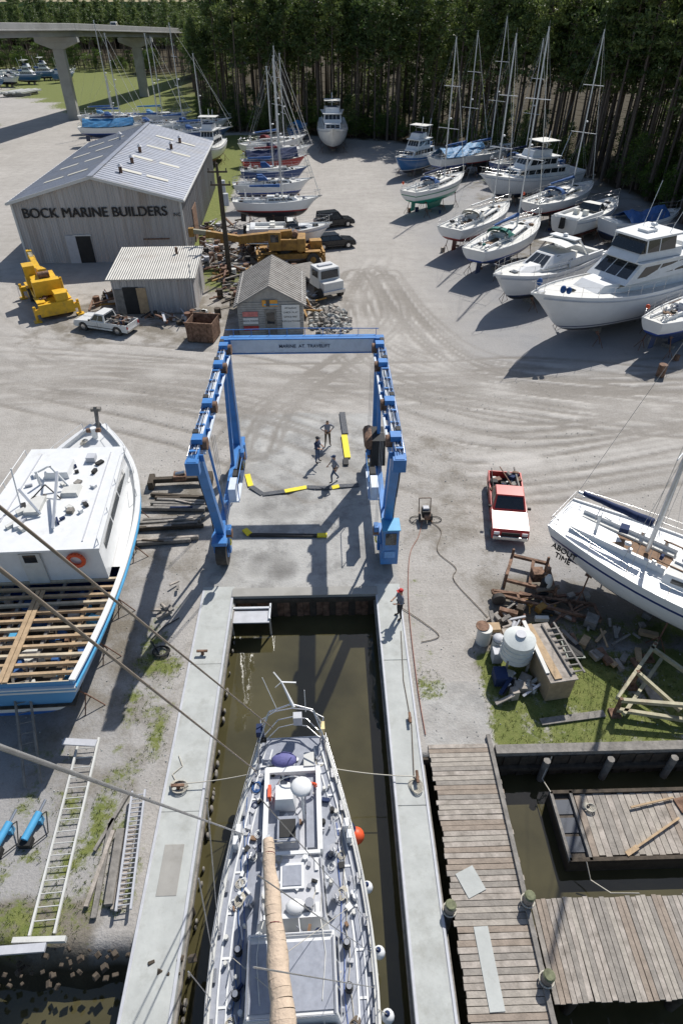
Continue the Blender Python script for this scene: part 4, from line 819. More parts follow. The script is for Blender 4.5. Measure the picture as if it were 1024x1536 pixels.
for i in range(14):
    z=i*.19; b.box((0,0.0,z+.095),(2*w,.08,.17),WG); b.box((w,d/2,z+.095),(.08,d,.17),WG); b.box((-w,d/2,z+.095),(.08,d,.17),WG)
b.add([(-w,.02,2.6),(w,.02,2.6),(0,.02,hr)],[(0,1,2)],WG); b.add([(-w,d,0),(w,d,0),(w,d,he),(0,d,hr),(-w,d,he)],[(4,3,2,1,0)],WG)
for s in(1,-1):
    q=[(s*(w+.3),-.35,he-.16),(0,-.35,hr+.02),(0,d+.3,hr+.02),(s*(w+.3),d+.3,he-.16)]; q2=[(x,y,z+.09) for x,y,z in q]
    b.add(q+q2,[(4,5,6,7) if s<0 else (7,6,5,4),(0,1,5,4),(3,0,4,7),(2,3,7,6),(0,3,2,1)],SH)
    for yy in np.arange(-.3,d+.3,.45): b.beam((s*(w+.3),yy,he-.05),(0,yy,hr+.13),.05,.03,SH)
b.box((0,-.06,1.05),(.9,.06,2.1),WOODG); b.box((0,-.1,1.4),(.6,.04,.9),GLS)
SG=mat('sign_white',(.72,.72,.7),.6,var=.05)
b.box((-1.6,-.1,1.75),(1.2,.04,.4),mat('sign_redwhite',(.6,.2,.18),.6,var=.3,scale=6)); b.box((-1.6,-.1,1.2),(1.2,.04,.5),SG); b.box((-1.6,-.1,.6),(1.2,.04,.35),mat('sign_red',(.45,.05,.04),.6)); b.box((1.6,-.1,1.5),(1.4,.04,1.9),SG)
b.box((0,-.1,2.6),(1.2,.03,.5),mat('sign_orange',(.75,.35,.05),.6)); b.box((-.15,-.12,2.6),(.3,.03,.48),GLS); b.box((.1,-.12,2.5),(1.1,.02,.12),CYANP)
oo=b.obj('yard_office',(-4.35,48.6,0),rad(1.5))
for i,t in enumerate(['All haulouts','CHECK IN AT','OFFICE FIRST','SLIPS $ & POWER']): text(t,.19,(1.6,-.13,2.2-i*.36),(rad(90),0,0),INK,'sign_lettering',oo,.003)
text('BOCK MARINE',.18,(-1.6,-.13,1.2),(rad(90),0,0),INK,'sign_lettering_small',oo,.003)
# bridge
def deckz(y): return 17.7-max(0,(y-130))*.04
b=B(); BC=mat('bridge_concrete',(.36,.355,.34),.85,var=.12,scale=.3,dirt=(.22,.21,.19),dirtamt=.3)
BP=[(-72,60),(-64.5,112),(-56,168),(-49.5,211),(-41.5,265),(-32,330),(-21,410)]
for (xa,ya),(xb,yb) in zip(BP[:-1],BP[1:]):
    za,zb=deckz(ya),deckz(yb); d=Vector((xb-xa,yb-ya,0)).normalized(); n_=Vector((-d.y,d.x,0))
    b.beam((xa,ya,za),(xb,yb,zb),9.6,.3,BC)
    for s in(1,-1):
        o=n_*s*4.6; b.beam(Vector((xa,ya,za+.6))+o,Vector((xb,yb,zb+.6))+o,.25,.9,BC)
    for k in(-3.2,-1.1,1.1,3.2): o=n_*k; b.beam(Vector((xa,ya,za-.65))+o,Vector((xb,yb,zb-.65))+o,.6,1.0,BC)
for x,y in BP[1:]:
    z=deckz(y)-1.2; b.box((x,y,z-.5),(9.0,1.6,.95),BC); b.add([(x-4.5,y-.8,z-.975),(x+4.5,y-.8,z-.975),(x+4.5,y+.8,z-.975),(x-4.5,y+.8,z-.975),(x-1.2,y-.8,z-2.1),(x+1.2,y-.8,z-2.1),(x+1.2,y+.8,z-2.1),(x-1.2,y+.8,z-2.1)],[(0,1,5,4),(1,2,6,5),(2,3,7,6),(3,0,4,7)],BC); b.box((x,y,(z-2.1)/2),(2.3,1.5,z-2.1),BC)
b.obj('highway_bridge',bevel=.05)
# ---------------------------------------------------------------- vehicles
def car(name,loc,ang,paint,kind='pickup',load=False,z=0):
    b=B(); L=5.0 if kind in('pickup','van') else 4.6; Wd=1.78; h=.92; y0,y1=-Wd/2,Wd/2
    xf=L/2; xr=-L/2; r=.36; ax=xf-.85; bx_=xr+.95
    def arch(cx): return [(cx+ .45*math.cos(a),.32+.45*math.sin(a)) for a in np.linspace(0,math.pi,8)]
    if kind=='pickup': top=[(xr,.5),(xr,h),(-.45,h+.02)]+[(.95,h+.02),(xf-.15,h-.08),(xf,h-.25)]
    else: top=[(xr,.5),(xr+.05,h),(.95,h+.04),(xf-.15,h-.1),(xf,h-.3)]
    prof=[(xr,.32)]+top[0:]+[(xf,.32)]+arch(ax)+arch(bx_)
    if kind=='pickup':
        for s,(a_,c_) in((1,(y1-.08,y1)),(-1,(y0,y0+.08))): b.sprism(prof,a_,c_,paint)
        b.sprism([(-.45,.35),(-.45,h),(.95,h),(xf-.17,h-.09),(xf-.02,h-.26),(xf-.02,.35)],y0+.08,y1-.08,paint)
        b.box(((xr-.45)/2,0,.5),(L/2-.45,Wd-.16,.06),BLACK if load else GREYL); b.box((xr+.04,0,.68),(.07,Wd-.17,.5),paint)
        gx=[(-.5,h),(-.38,1.48),(.42,1.5),(.98,h+.02)]
    else:
        b.sprism(prof[:len(top)+2],y0+.1,y1-.1,paint)
        for s,(a_,c_) in((1,(y1-.1,y1)),(-1,(y0,y0+.1))): b.sprism(prof,a_,c_,paint)
        gx=[(xr+.25,h),(xr+.75 if kind=='car' else xr+.35,1.42 if kind=='car' else 1.7),(.35,1.42 if kind=='car' else 1.72),(1.0,h+.03)]
    A=[(gx[0][0],y0+.06,gx[0][1]),(gx[3][0],y0+.06,gx[3][1]),(gx[3][0],y1-.06,gx[3][1]),(gx[0][0],y1-.06,gx[0][1])]; C=[(gx[1][0],y0+.2,gx[1][1]),(gx[2][0],y0+.2,gx[2][1]),(gx[2][0],y1-.2,gx[2][1]),(gx[1][0],y1-.2,gx[1][1])]
    b.add(A+C,[(0,1,5,4),(1,2,6,5),(2,3,7,6),(3,0,4,7),(4,5,6,7)],paint)
    b.box(((gx[1][0]+gx[2][0])/2,0,gx[1][1]+.02),(gx[2][0]-gx[1][0]+.04,Wd-.42,.05),paint)
    b.pane([A[1],A[2],C[2],C[1]],.05,.95,.1,.92,GLS); b.pane([A[3],A[0],C[0],C[3]],.08,.92,.2,.88,GLS)
    for q in([A[0],A[1],C[1],C[0]],[A[2],A[3],C[3],C[2]]):
        b.pane(q,.1,.48,.12,.88,GLS); b.pane(q,.52,.9,.12,.88,GLS)
    for cx in(ax,bx_):
        for s in(1,-1): b.cyl((cx,s*(Wd/2-.24),r),(cx,s*(Wd/2+.0),r),r,TYRE,n=18); b.cyl((cx,s*(Wd/2-.02),r),(cx,s*(Wd/2+.015),r),r*.55,STEEL,n=12)
    b.box((xf+.05,0,.45),(.14,Wd-.1,.2),STEEL); b.box((xr-.05,0,.45),(.12,Wd-.2,.16),STEEL); b.box((xf+.0,0,.66),(.05,.9,.16),BLACK)
    b.beam((1.1,-.02,h+.005),(2.2,-.02,h-.06),.02,.02,BLACK)
    for s in(1,-1):
        b.box((xf+.0,s*.68,.68),(.06,.28,.16),mat('headlight',(.7,.7,.7),.1)); b.box((xr-.01,s*.78,.7),(.05,.14,.22),mat('taillight',(.4,.02,.02),.3)); b.box((.85,s*(Wd/2+.09),h+.12),(.12,.16,.12),BLACK)
        b.box((.2,s*(Wd/2+.005),.6),(.02,.02,.6),BLACK); b.box((0,s*(Wd/2+.01),.5),(L-2.6,.02,.05),BLACK)
    if load:
        rr=random.Random(9)
        for i in range(26): b.box((rr.uniform(xr+.2,-.7),rr.uniform(-.7,.7),rr.uniform(.6,1.05)),(rr.uniform(.15,.6),rr.uniform(.1,.4),rr.uniform(.1,.4)),rr.choice([RUST,WOODG,CANN,GREYL,BLACK,STAND,W2]),rz=rr.uniform(0,3),rx=rr.uniform(-.3,.3))
        b.beam((xr-.2,.5,1.1),(-.6,.6,1.2),.08,.1,WOODG); b.beam((xr+.1,-.75,1.15),(-.5,-.75,1.15),.04,.04,BLACK); b.beam((xr,-.3,1.2),(-.8,.2,1.25),.05,.05,RUST)
    return b.obj(name,(loc[0],loc[1],z),rad(ang),bevel=.035)
car('pickup_truck',(9.3,25.4),-99,REDP,'pickup',True)
car('pickup_truck',(-17.9,50.0),160,WHP,'pickup',True)
car('parked_car',(1.0,71.6),15,BLKP,'car'); car('parked_car',(1.2,79.8),20,BLKP,'suv')
car('van',(-51.5,200),97,WHP,'van',z=deckz(200)+.16)
b=B(); b.box((0,0,1.7),(2.0,2.2,1.7),WHP,tx=.85,ty=.92); b.box((1.25,0,1.1),(.9,2.0,.9),WHP); b.pane([(1.0,-1.1,.85),(1.0,1.1,.85),(.85,1.0,2.55),(.85,-1.0,2.55)],.08,.92,.5,.9,GLS,.03)
for s in(1,-1):
    b.box((.1,s*1.06,2.05),(1.1,.06,.6),GLS)
    for x in(1.1,-3,-4.1): b.cyl((x,s*.75,.5),(x,s*1.1,.5),.5,TYRE,n=16)
b.box((-2.6,0,.95),(5.2,1.0,.25),RUST); b.box((-3,0,1.25),(4.2,2.3,.12),WOODG); b.box((1.75,0,.7),(.15,2.2,.3),STEEL); b.box((0,0,2.6),(.4,1.4,.15),GREYL)
b.obj('flatbed_truck',(.0,57.6,0),rad(-62),bevel=.04)
# ---------------------------------------------------------------- cranes
def crane(name,loc,ang,m,boomdir,blen,bh):
    b=B(); b.box((0,0,1.0),(6.2,2.3,.5),m)
    for x in(-2.2,2.2):
        for s in(1,-1): b.cyl((x,s*.8,.65),(x,s*1.35,.65),.65,TYRE,n=18); b.cyl((x,s*1.3,.65),(x,s*1.38,.65),.3,m,n=10); b.box((x,s*1.05,1.42),(1.6,.7,.08),m)
    for x in(-3.2,3.2):
        b.box((x,0,.85),(.4,3.6,.4),m)
        for s in(1,-1): b.cyl((x,s*1.75,.05),(x,s*1.75,1.3),.12,m); b.box((x,s*1.75,.06),(.6,.6,.1),m)
    b.box((3.3,0,.9),(.25,2.8,1.0),m); b.box((2.7,.6,1.6),(1.2,1.0,.9),m)
    b.cyl((-.6,0,1.25),(-.6,0,1.6),.9,BLACK,n=20)
    T=b.T; b.T=Matrix.Translation((-.6,0,0))@Matrix.Rotation(rad(boomdir),4,'Z')
    b.box((-.6,0,2.1),(2.8,2.0,1.0),m); b.box((-1.8,0,2.1),(.8,2.2,1.2),m); b.box((.8,.85,2.5),(1.2,.9,1.7),m); b.box((1.41,.85,2.8),(.03,.75,.8),GLS); b.box((.8,1.31,2.8),(.8,.03,.7),GLS)
    b.beam((-.9,-.1,2.9),(blen*.5,-.1,bh*.6+1.4),.65,.75,m); b.beam((blen*.45,-.1,bh*.55+1.5),(blen*.85,-.1,bh*.85+1.6),.5,.58,m); b.beam((blen*.8,-.1,bh*.8+1.7),(blen,-.1,bh+1.6),.38,.42,mat('boom_tip',(.3,.28,.2),.6)); b.box((blen+.1,-.1,bh+1.5),(.5,.5,.8),m)
    b.cyl((.3,-.1,1.9),(blen*.38,-.1,bh*.5+1.2),.14,STEEL,n=10); b.tube([(-.8,-.1,3.4),(blen,-.1,bh+2.1),(blen+.2,-.1,bh+.4)],.02,BLACK); b.cyl((-1.2,-.5,2.9),(-1.2,.4,2.9),.3,RUST)
    b.T=T
    for i in range(20): b.box((R.uniform(-3,3),R.uniform(-1,1),1.4),(.4,.3,.3),R.choice([m,BLACK,RUST]),rz=R.uniform(0,3))
    return b.obj(name,(loc[0],loc[1],0),rad(ang),bevel=.03)
crane('mobile_crane',(-24.2,55.2),-60,YEL,178,8,.6)
crane('mobile_crane',(-3.5,66.3),8,ORY,172,9,1.6)
# ---------------------------------------------------------------- yard clutter
for x,y,h in((-9.1,61.7,9),(-9.6,64,9.6)):
    b=B(); b.cyl((x,y,0),(x,y,h),.17,WOODD,r2=.12,n=10); b.box((x,y,h-.7),(1.8,.12,.14),WOODD); b.cyl((x+.35,y,h-2.4),(x+.35,y,h-1.4),.24,GREYL,n=10)
    for dx in(-.8,0,.8): b.cyl((x+dx,y,h-.62),(x+dx,y,h-.4),.05,BLACK)
    b.obj('utility_pole')
b=B()
for s in(-.95,.95): b.sprism([(-1,.1),(1,.1),(1.1,1.6),(-1.1,1.6)],s-.03,s+.03,RUST)
for s in(-1,1): b.box((s*1.03,0,.85),(.06,1.9,1.5),RUST)
for k in(-.6,0,.6): b.box((k,-1.0,.85),(.08,.08,1.5),RUST)
b.box((0,0,.3),(1.9,1.8,.3),WOODG); b.box((0,-1,1.62),(2.3,.1,.1),RUST); b.box((0,1,1.62),(2.3,.1,.1),RUST)
b.obj('rusty_skip',(-9.7,48,0),rad(-10))
def rocks(name,cx,cy,rx,ry,n,ms,h=1.,s=(.15,.5)):
    b=B()
    for i in range(n):
        a=R.uniform(0,6.28); q=R.random()**.6; x=cx+rx*q*math.cos(a); y=cy+ry*q*math.sin(a); z=h*(1-q)*R.random(); w=R.uniform(*s)
        b.box((x,y,z+w*.2),(w,w*R.uniform(.5,1.1),w*R.uniform(.3,.8)),R.choice(ms),R.uniform(0,3),R.uniform(-.5,.5),R.uniform(-.5,.5),R.uniform(.6,1),R.uniform(.6,1))
    b.obj(name,bevel=.02)
rocks('rubble_pile',.4,50.8,1.7,3.6,380,[CONC2,WOODG,WOOD,CONC2,CONC],.8)
def junk(name,cx,cy,rx,ry,n,ms=None,L=(.5,2.6),drums=True):
    b=B(); ms=ms or [RUST,RUST,WOODG,STAND,GREYL,W2,WOOD,WOODD,ORY,BLACK]
    for i in range(n):
        x=cx+R.uniform(-rx,rx); y=cy+R.uniform(-ry,ry); a=R.uniform(0,3.14); l=R.uniform(*L); k=R.random(); m=R.choice(ms); dz=R.uniform(0,.5)
        if not drums: k*=.87; dz*=.4
        d=(math.cos(a)*l/2,math.sin(a)*l/2)
        if k<.4: b.beam((x-d[0],y-d[1],.1+dz),(x+d[0],y+d[1],.15+R.uniform(0,.7 if drums else .3)),R.uniform(.06,.2),R.uniform(.05,.15),m)
        elif k<.6: b.cyl((x-d[0],y-d[1],.15+dz),(x+d[0],y+d[1],.2+R.uniform(0,.6 if drums else .2)),R.uniform(.03,.1),m,n=8)
        elif k<.88: b.box((x,y,.2+dz*.5),(R.uniform(.15,.8),R.uniform(.15,.6),R.uniform(.1,.5)),m,rz=a)
        else: b.cyl((x,y,.0),(x,y,.85),.28,m,n=12)
    return b.obj(name)
junk('scrap_metal_pile',-12.2,51.5,3.2,1.0,40,L=(.4,1.4)); junk('scrap_metal_pile',-7,57.5,2.6,2.5,60); junk('scrap_metal_pile',-10.5,68,3,5,130); junk('scrap_metal_pile',-12,77,2,4,50); junk('scrap_metal_pile',-6,62.5,4.5,2.2,90,L=(1,4)); junk('scrap_metal_pile',-1.5,54.2,1.2,3,36); junk('scrap_metal_pile',-18.5,57.5,1,3,26); junk('scrap_metal_pile',-19.5,55.5,.8,2,14,[RUST,WOODD])
def timbers(name,cx,cy,w,n,rot,m,l=3.4):
    b=B()
    for i in range(n):
        for k in range(2): b.box((R.uniform(-.3,.3),i*w+k*w*.46,.12+R.uniform(0,.06)),(l*R.uniform(.8,1.1),w*.4,.2),R.choice([m,WOOD,m,WOODD]),rz=R.gauss(0,.04))
        b.box((R.uniform(-1,1),i*w,.28),(l*.35,w*.25,.06),R.choice([WOODD,CANN,WOOD]),rz=R.gauss(0,.2))
    b.obj(name,(cx,cy,0),rad(rot),bevel=.02)
timbers('timber_stack',-8.0,26.0,.45,3,-4,WOODG); timbers('timber_stack',-8.2,24.5,.45,2,4,WOODG,3.6); timbers('timber_stack',-8.0,23.4,.42,1,3,WOODG,3.2)
b=B(); b.box((0,0,.35),(3.4,.28,.28),WOODD); b.box((0,.0,.55),(.7,.6,.3),RUST); b.cyl((-.2,0,.7),(.3,0,.8),.12,STEEL)
for s in(-1.6,1.6): b.box((s,0,.25),(.3,.9,.5),WOODD)
b.obj('keel_support',(-8.2,28.4,0),rad(3),bevel=.02)
def ladder(name,p,q,w=.5,m=ALU,r=.035,st=.33):
    b=B(); p=Vector(p);q=Vector(q);d=(q-p);n_=d.cross(Vector((0,0,1))).normalized()*w/2
    for s in(1,-1): b.beam(p+n_*s,q+n_*s,r,.09,m)
    k=int(d.length/st)
    for i in range(1,k): c=p+d*(i/k); b.cyl(c-n_,c+n_,.018,m,n=6)
    return b.obj(name)
ladder('aluminium_ladder',(-8.45,6.5,.15),(-8.85,12.7,.15),.7,W2,.07,.36)
b=B(); b.beam((-9.2,6.35,.2),(-7.7,6.35,.2),.14,.18,W2); b.beam((-13,5.95,.25),(-8.2,6.15,.25),.22,.1,GREYL); b.beam((-9.6,12.4,.5),(-8.4,12.3,.5),.25,.06,GREYL); b.obj('gangway_frame')
ladder('aluminium_gangway',(-6.2,7.0,.35),(-6.55,10.6,.35),.42,GREYL,.06,.14)
b=B(); b.box((-6.8,8.3,.18),(.25,2.2,.2),WOODG,rz=.08); b.box((-6.55,8.3,.1),(.3,2.4,.16),WOOD,rz=.05); b.beam((-7.1,6.9,.1),(-7.3,9.8,.1),.16,.08,WOODG); b.beam((-7.4,7.2,.12),(-7.15,9.4,.12),.12,.1,WOOD); b.beam((-7.6,8.8,.1),(-6.9,10.8,.1),.1,.08,WOODG); b.obj('timber_stack')
b=B()
for x,y in((-10.6,9.3),(-9.75,9.6)):
    b.cyl((x-.1,y-.5,.3),(x+.1,y+.35,.35),.12,CYANP,n=12); b.cyl((x+.1,y+.35,.35),(x+.18,y+.75,.38),.05,STEEL); b.box((x-.1,y-.5,.12),(.4,.3,.24),BLACK); b.box((x+.05,y+.2,.14),(.3,.2,.28),CYANP)
    b.tube([(x,y,.4),(x+.3,y+.4,.3),(x+.5,y-.2,.1),(x+.1,y-.6,.1)],.02,BLACK)
b.obj('hydraulic_jack')
ladder('wooden_ladder',(-10.3,11.0,.1),(-11.2,14.3,2.6),.5,WOODG,.07)
b=B(); b.coil(-7.1,16.7,.05,.3,.24,.025,BLACK,4)
b.tube([(-7.0,16.4,.05),(-7.6,17.3,.05),(-7.2,18,.05),(-6.6,18.5,.05)],.025,BLACK); b.obj('rubber_hose')
def smooth(P,k=6):
    Q=[]
    for i in range(len(P)-1):
        p0=P[max(i-1,0)];p1=P[i];p2=P[i+1];p3=P[min(i+2,len(P)-1)]
        for j in range(k):
            t=j/k; Q.append(tuple(.5*((2*p1[c])+(-p0[c]+p2[c])*t+(2*p0[c]-5*p1[c]+4*p2[c]-p3[c])*t*t+(-p0[c]+3*p1[c]-3*p2[c]+p3[c])*t**3) for c in range(3)))
    return Q+[P[-1]]
b=B(); b.tube(smooth([(5.1,24.9,.04),(5.7,24,.04),(5.3,22.5,.04),(6.0,21.3,.04),(5.8,20.4,.04),(7.0,17.8,.04),(6.6,16.5,.04)]),.018,ROPED); b.tube(smooth([(4.9,25,.04),(4.5,23.6,.04),(3.9,22.2,.04),(3.5,19,.05),(3.38,15,.05),(3.42,12.6,.05)]),.018,HOSE); b.tube(smooth([(3.2,18.8,.05),(4,18,.04),(4.6,17.2,.04),(3.8,16.9,.04)]),.018,ROPED); b.obj('water_hose')
b=B()
for s in(-.3,.3): b.cyl((s-.05,0,.2),(s+.05,0,.2),.2,TYRE,n=14); b.tube([(s,-.35,.15),(s,.35,.3),(s,.6,1.0)],.025,RUST)
b.tube([(-.3,.6,1.0),(.3,.6,1.0)],.025,RUST); b.box((0,.05,.5),(.4,.45,.4),BLACK); b.cyl((-.1,-.2,.4),(.2,-.2,.4),.16,RUST); b.box((0,.1,.75),(.3,.25,.12),GREYL)
b.tube([(.5+.35*math.cos(a),.25*math.sin(a),.05) for a in np.arange(-2,3,.4)],.02,BLACK); b.tube([(-.5+.3*math.cos(a),.3*math.sin(a),.05) for a in np.arange(1,5,.4)],.02,BLACK)
b.obj('pressure_washer',(5.0,24.9,0))
b=B(); TW=mat('poly_tank',(.6,.63,.61),.45,var=.1,dirt=(.4,.4,.36),dirtamt=.3); b.cyl((0,0,.75),(0,0,1.75),.62,TW,n=24); b.cyl((0,0,1.75),(0,0,1.95),.62,TW,r2=.2,n=24); b.cyl((0,0,1.95),(0,0,2.03),.2,GREYL,n=16); b.cyl((0,0,.25),(0,0,.75),.15,TW,r2=.62,n=24)
for k in(.95,1.2,1.45): b.cyl((0,0,k),(0,0,k+.05),.64,TW,n=24)
for a in range(4): x,y=.6*math.cos(a*1.57+.8),.6*math.sin(a*1.57+.8); b.beam((x,y,0),(x,y,.95),.08,.08,WOODG)
b.cyl((.1,-.9,.1),(.6,-1.3,.1),.13,W2); b.cyl((-.1,-.7,.15),(-.3,-1.5,.15),.1,STEEL); b.box((-.7,-.7,.3),(.5,.6,.5),CANN); b.box((-.6,.3,.35),(.4,.4,.6),GREYL)
b.obj('conical_water_tank',(7.35,15.6,0))
b=B(); b.cyl((0,0,0),(0,0,.85),.3,W2,n=16); b.cyl((.5,-.5,0),(.5,-.5,.7),.28,W2,n=16); b.sph((.45,-.5,.8),.25,GREYL,(1,1,.5)); b.cyl((-.1,.1,.85),(-.1,.1,.9),.28,RUST,n=14); b.box((.5,.4,.25),(.5,.4,.5),WOODL); b.obj('storage_drum',(6.4,16.9,0))
b=B(); PLY=mat('plywood',(.33,.25,.16),.8,var=.2,scale=3,bump=.2); b.box((0,0,.65),(1.0,2.7,1.2),PLY); b.box((0,0,1.27),(1.1,2.8,.05),WOOD)
for s in(-.25,.25): b.beam((s+.62,-1.2,1.36),(s+.5,1.3,1.36),.07,.07,WOODG)
for i in range(8): b.beam((.35,-1.1+i*.3,1.36),(.85,-1.1+i*.3,1.36),.05,.05,WOODG)
b.beam((-.2,-1.3,1.33),(-.3,1.4,1.33),.3,.05,WOODL); b.beam((-.5,-1.0,1.34),(-.4,1.6,1.34),.15,.05,W2); b.obj('plywood_crate',(8.5,15.3,0),rad(8))
b=B(); b.box((9.95,16.2,.25),(.75,1.0,.1),mat('green_tub',(.05,.08,.06),.5)); b.box((9.95,16.2,.2),(.6,.85,.28),BLACK); b.obj('plastic_tub')
b=B(); FR=RUST
for s in(0,.9): b.beam((7.3,19.3+s*.2,.35),(11.6,17.6+s,.35),.12,.14,FR)
for i in range(5): f=i/4; b.beam((7.3+4.3*f,19.3-1.7*f,.37),(7.3+4.3*f,19.5-.95*f,.37),.1,.1,FR)
for i in range(4): f=i/4; b.beam((7.3+4.3*f,19.3-1.7*f,.4),(7.3+4.3*(f+.25),19.5-.95*(f+.25),.4),.05,.05,FR)
b.cyl((7.5,18.9,.3),(7.5,19.1,.3),.3,TYRE,n=14); b.obj('boat_trailer')
b=B()
for p,q in(((8.0,20.0),(8.7,21.6)),((8.7,21.6),(10.2,21.0)),((10.2,21),(10.0,19.0)),((8.0,20),(10,19.2)),((9.0,19.6),(9.6,21.2))): b.beam((*p,.5),(*q,.5),.14,.14,FR)
for x,y in((8,20),(8.7,21.6),(10.2,21),(10,19.1)): b.beam((x,y,0),(x,y,.9),.1,.1,FR)
b.sph((9.7,19.4,.9),.3,W2,(.6,.8,1.6)); b.cyl((9.6,19.5,.1),(9.6,19.4,1.0),.2,BLACK); b.cyl((9.9,19.8,.1),(9.8,19.9,1.3),.12,RUST); b.box((9.5,20.2,.6),(.5,.5,.5),RUST); b.cyl((9.2,19.2,.6),(10.2,19.3,.7),.1,ROPED); b.obj('cradle_frame')
b=B()
for p,q in(((10.6,13.4,.9),(13.1,15.9,.9)),((10.9,13.1,.3),(13.4,15.6,.3)),((10.7,13.3,.9),(14,12.9,.9)),((12.8,15.7,.9),(15,12.6,.9)),((10.7,13.3,.3),(14,12.6,.3)),((11.8,14.5,.9),(12.9,13.0,.6))): b.beam(p,q,.13,.16,mat('yellow_grey_steel',(.4,.37,.25),.7,var=.2,dirt=(.2,.1,.06),dirtamt=.4))
for x,y in((10.7,13.3),(13,15.8),(11.8,14.5),(13.8,13)): b.beam((x,y,0),(x,y,1.0),.12,.12,RUST); b.box((x,y,.05),(.4,.4,.1),RUST)
b.box((12.4,14.2,.2),(.45,1.2,.06),WOOD,rz=.1); b.obj('boat_cradle')
b=B()
for i in range(12): b.box((9.7+.25*i+R.uniform(-.1,.1),16.7-.1*i+R.uniform(-.5,.3),.12+R.uniform(0,.2)),(R.uniform(.15,.3),R.uniform(.4,.9),R.uniform(.1,.25)),[WOOD,WOODG,RUST,WOODL][i%4],rz=R.uniform(-.7,.7))
b.beam((7.8,13.0,.06),(10.3,13.3,.06),.28,.05,WOODG); b.beam((8.2,19.0,.06),(7.6,18.2,.06),.2,.08,WOODG); b.obj('timber_offcuts')
junk('yard_debris',9.2,18.4,1.5,.8,26,L=(.3,1.4),drums=False); junk('yard_debris',7.2,14.3,.6,.7,14,[W2,STEEL,CANN,WOOD,BLACK],L=(.3,1),drums=False); junk('yard_debris',7.3,17.5,.6,.6,12,[WOOD,GREYL,WOODG],L=(.3,1),drums=False); junk('yard_debris',-15,12,1.5,2,14,L=(.3,1.2)); junk('yard_debris',12.5,17.2,1.6,.6,10,[WOOD,WOODG,WOODL],L=(.3,1.2),drums=False); junk('yard_debris',-7.2,19.5,.5,1.4,6,[WOODG,WOOD],L=(.2,.8),drums=False)
b=B(); b.cyl((24,40.6,0),(24,40.6,.9),.3,RUST,n=14); b.obj('rusty_barrel')
rocks('bank_debris',-9.5,5.75,6,.5,110,[WOODD],-.5,(.06,.22))
b=B()
for i in range(7): b.box((-88+i*.9,214+i*.3,.9+.2*(i%2)),(.7,9,.4),W2,rz=-.3)
for k in(-3,3): b.box((-85,214.5+k,.5),(7.5,.2,.6),WOODG)
b.obj('boat_rack')
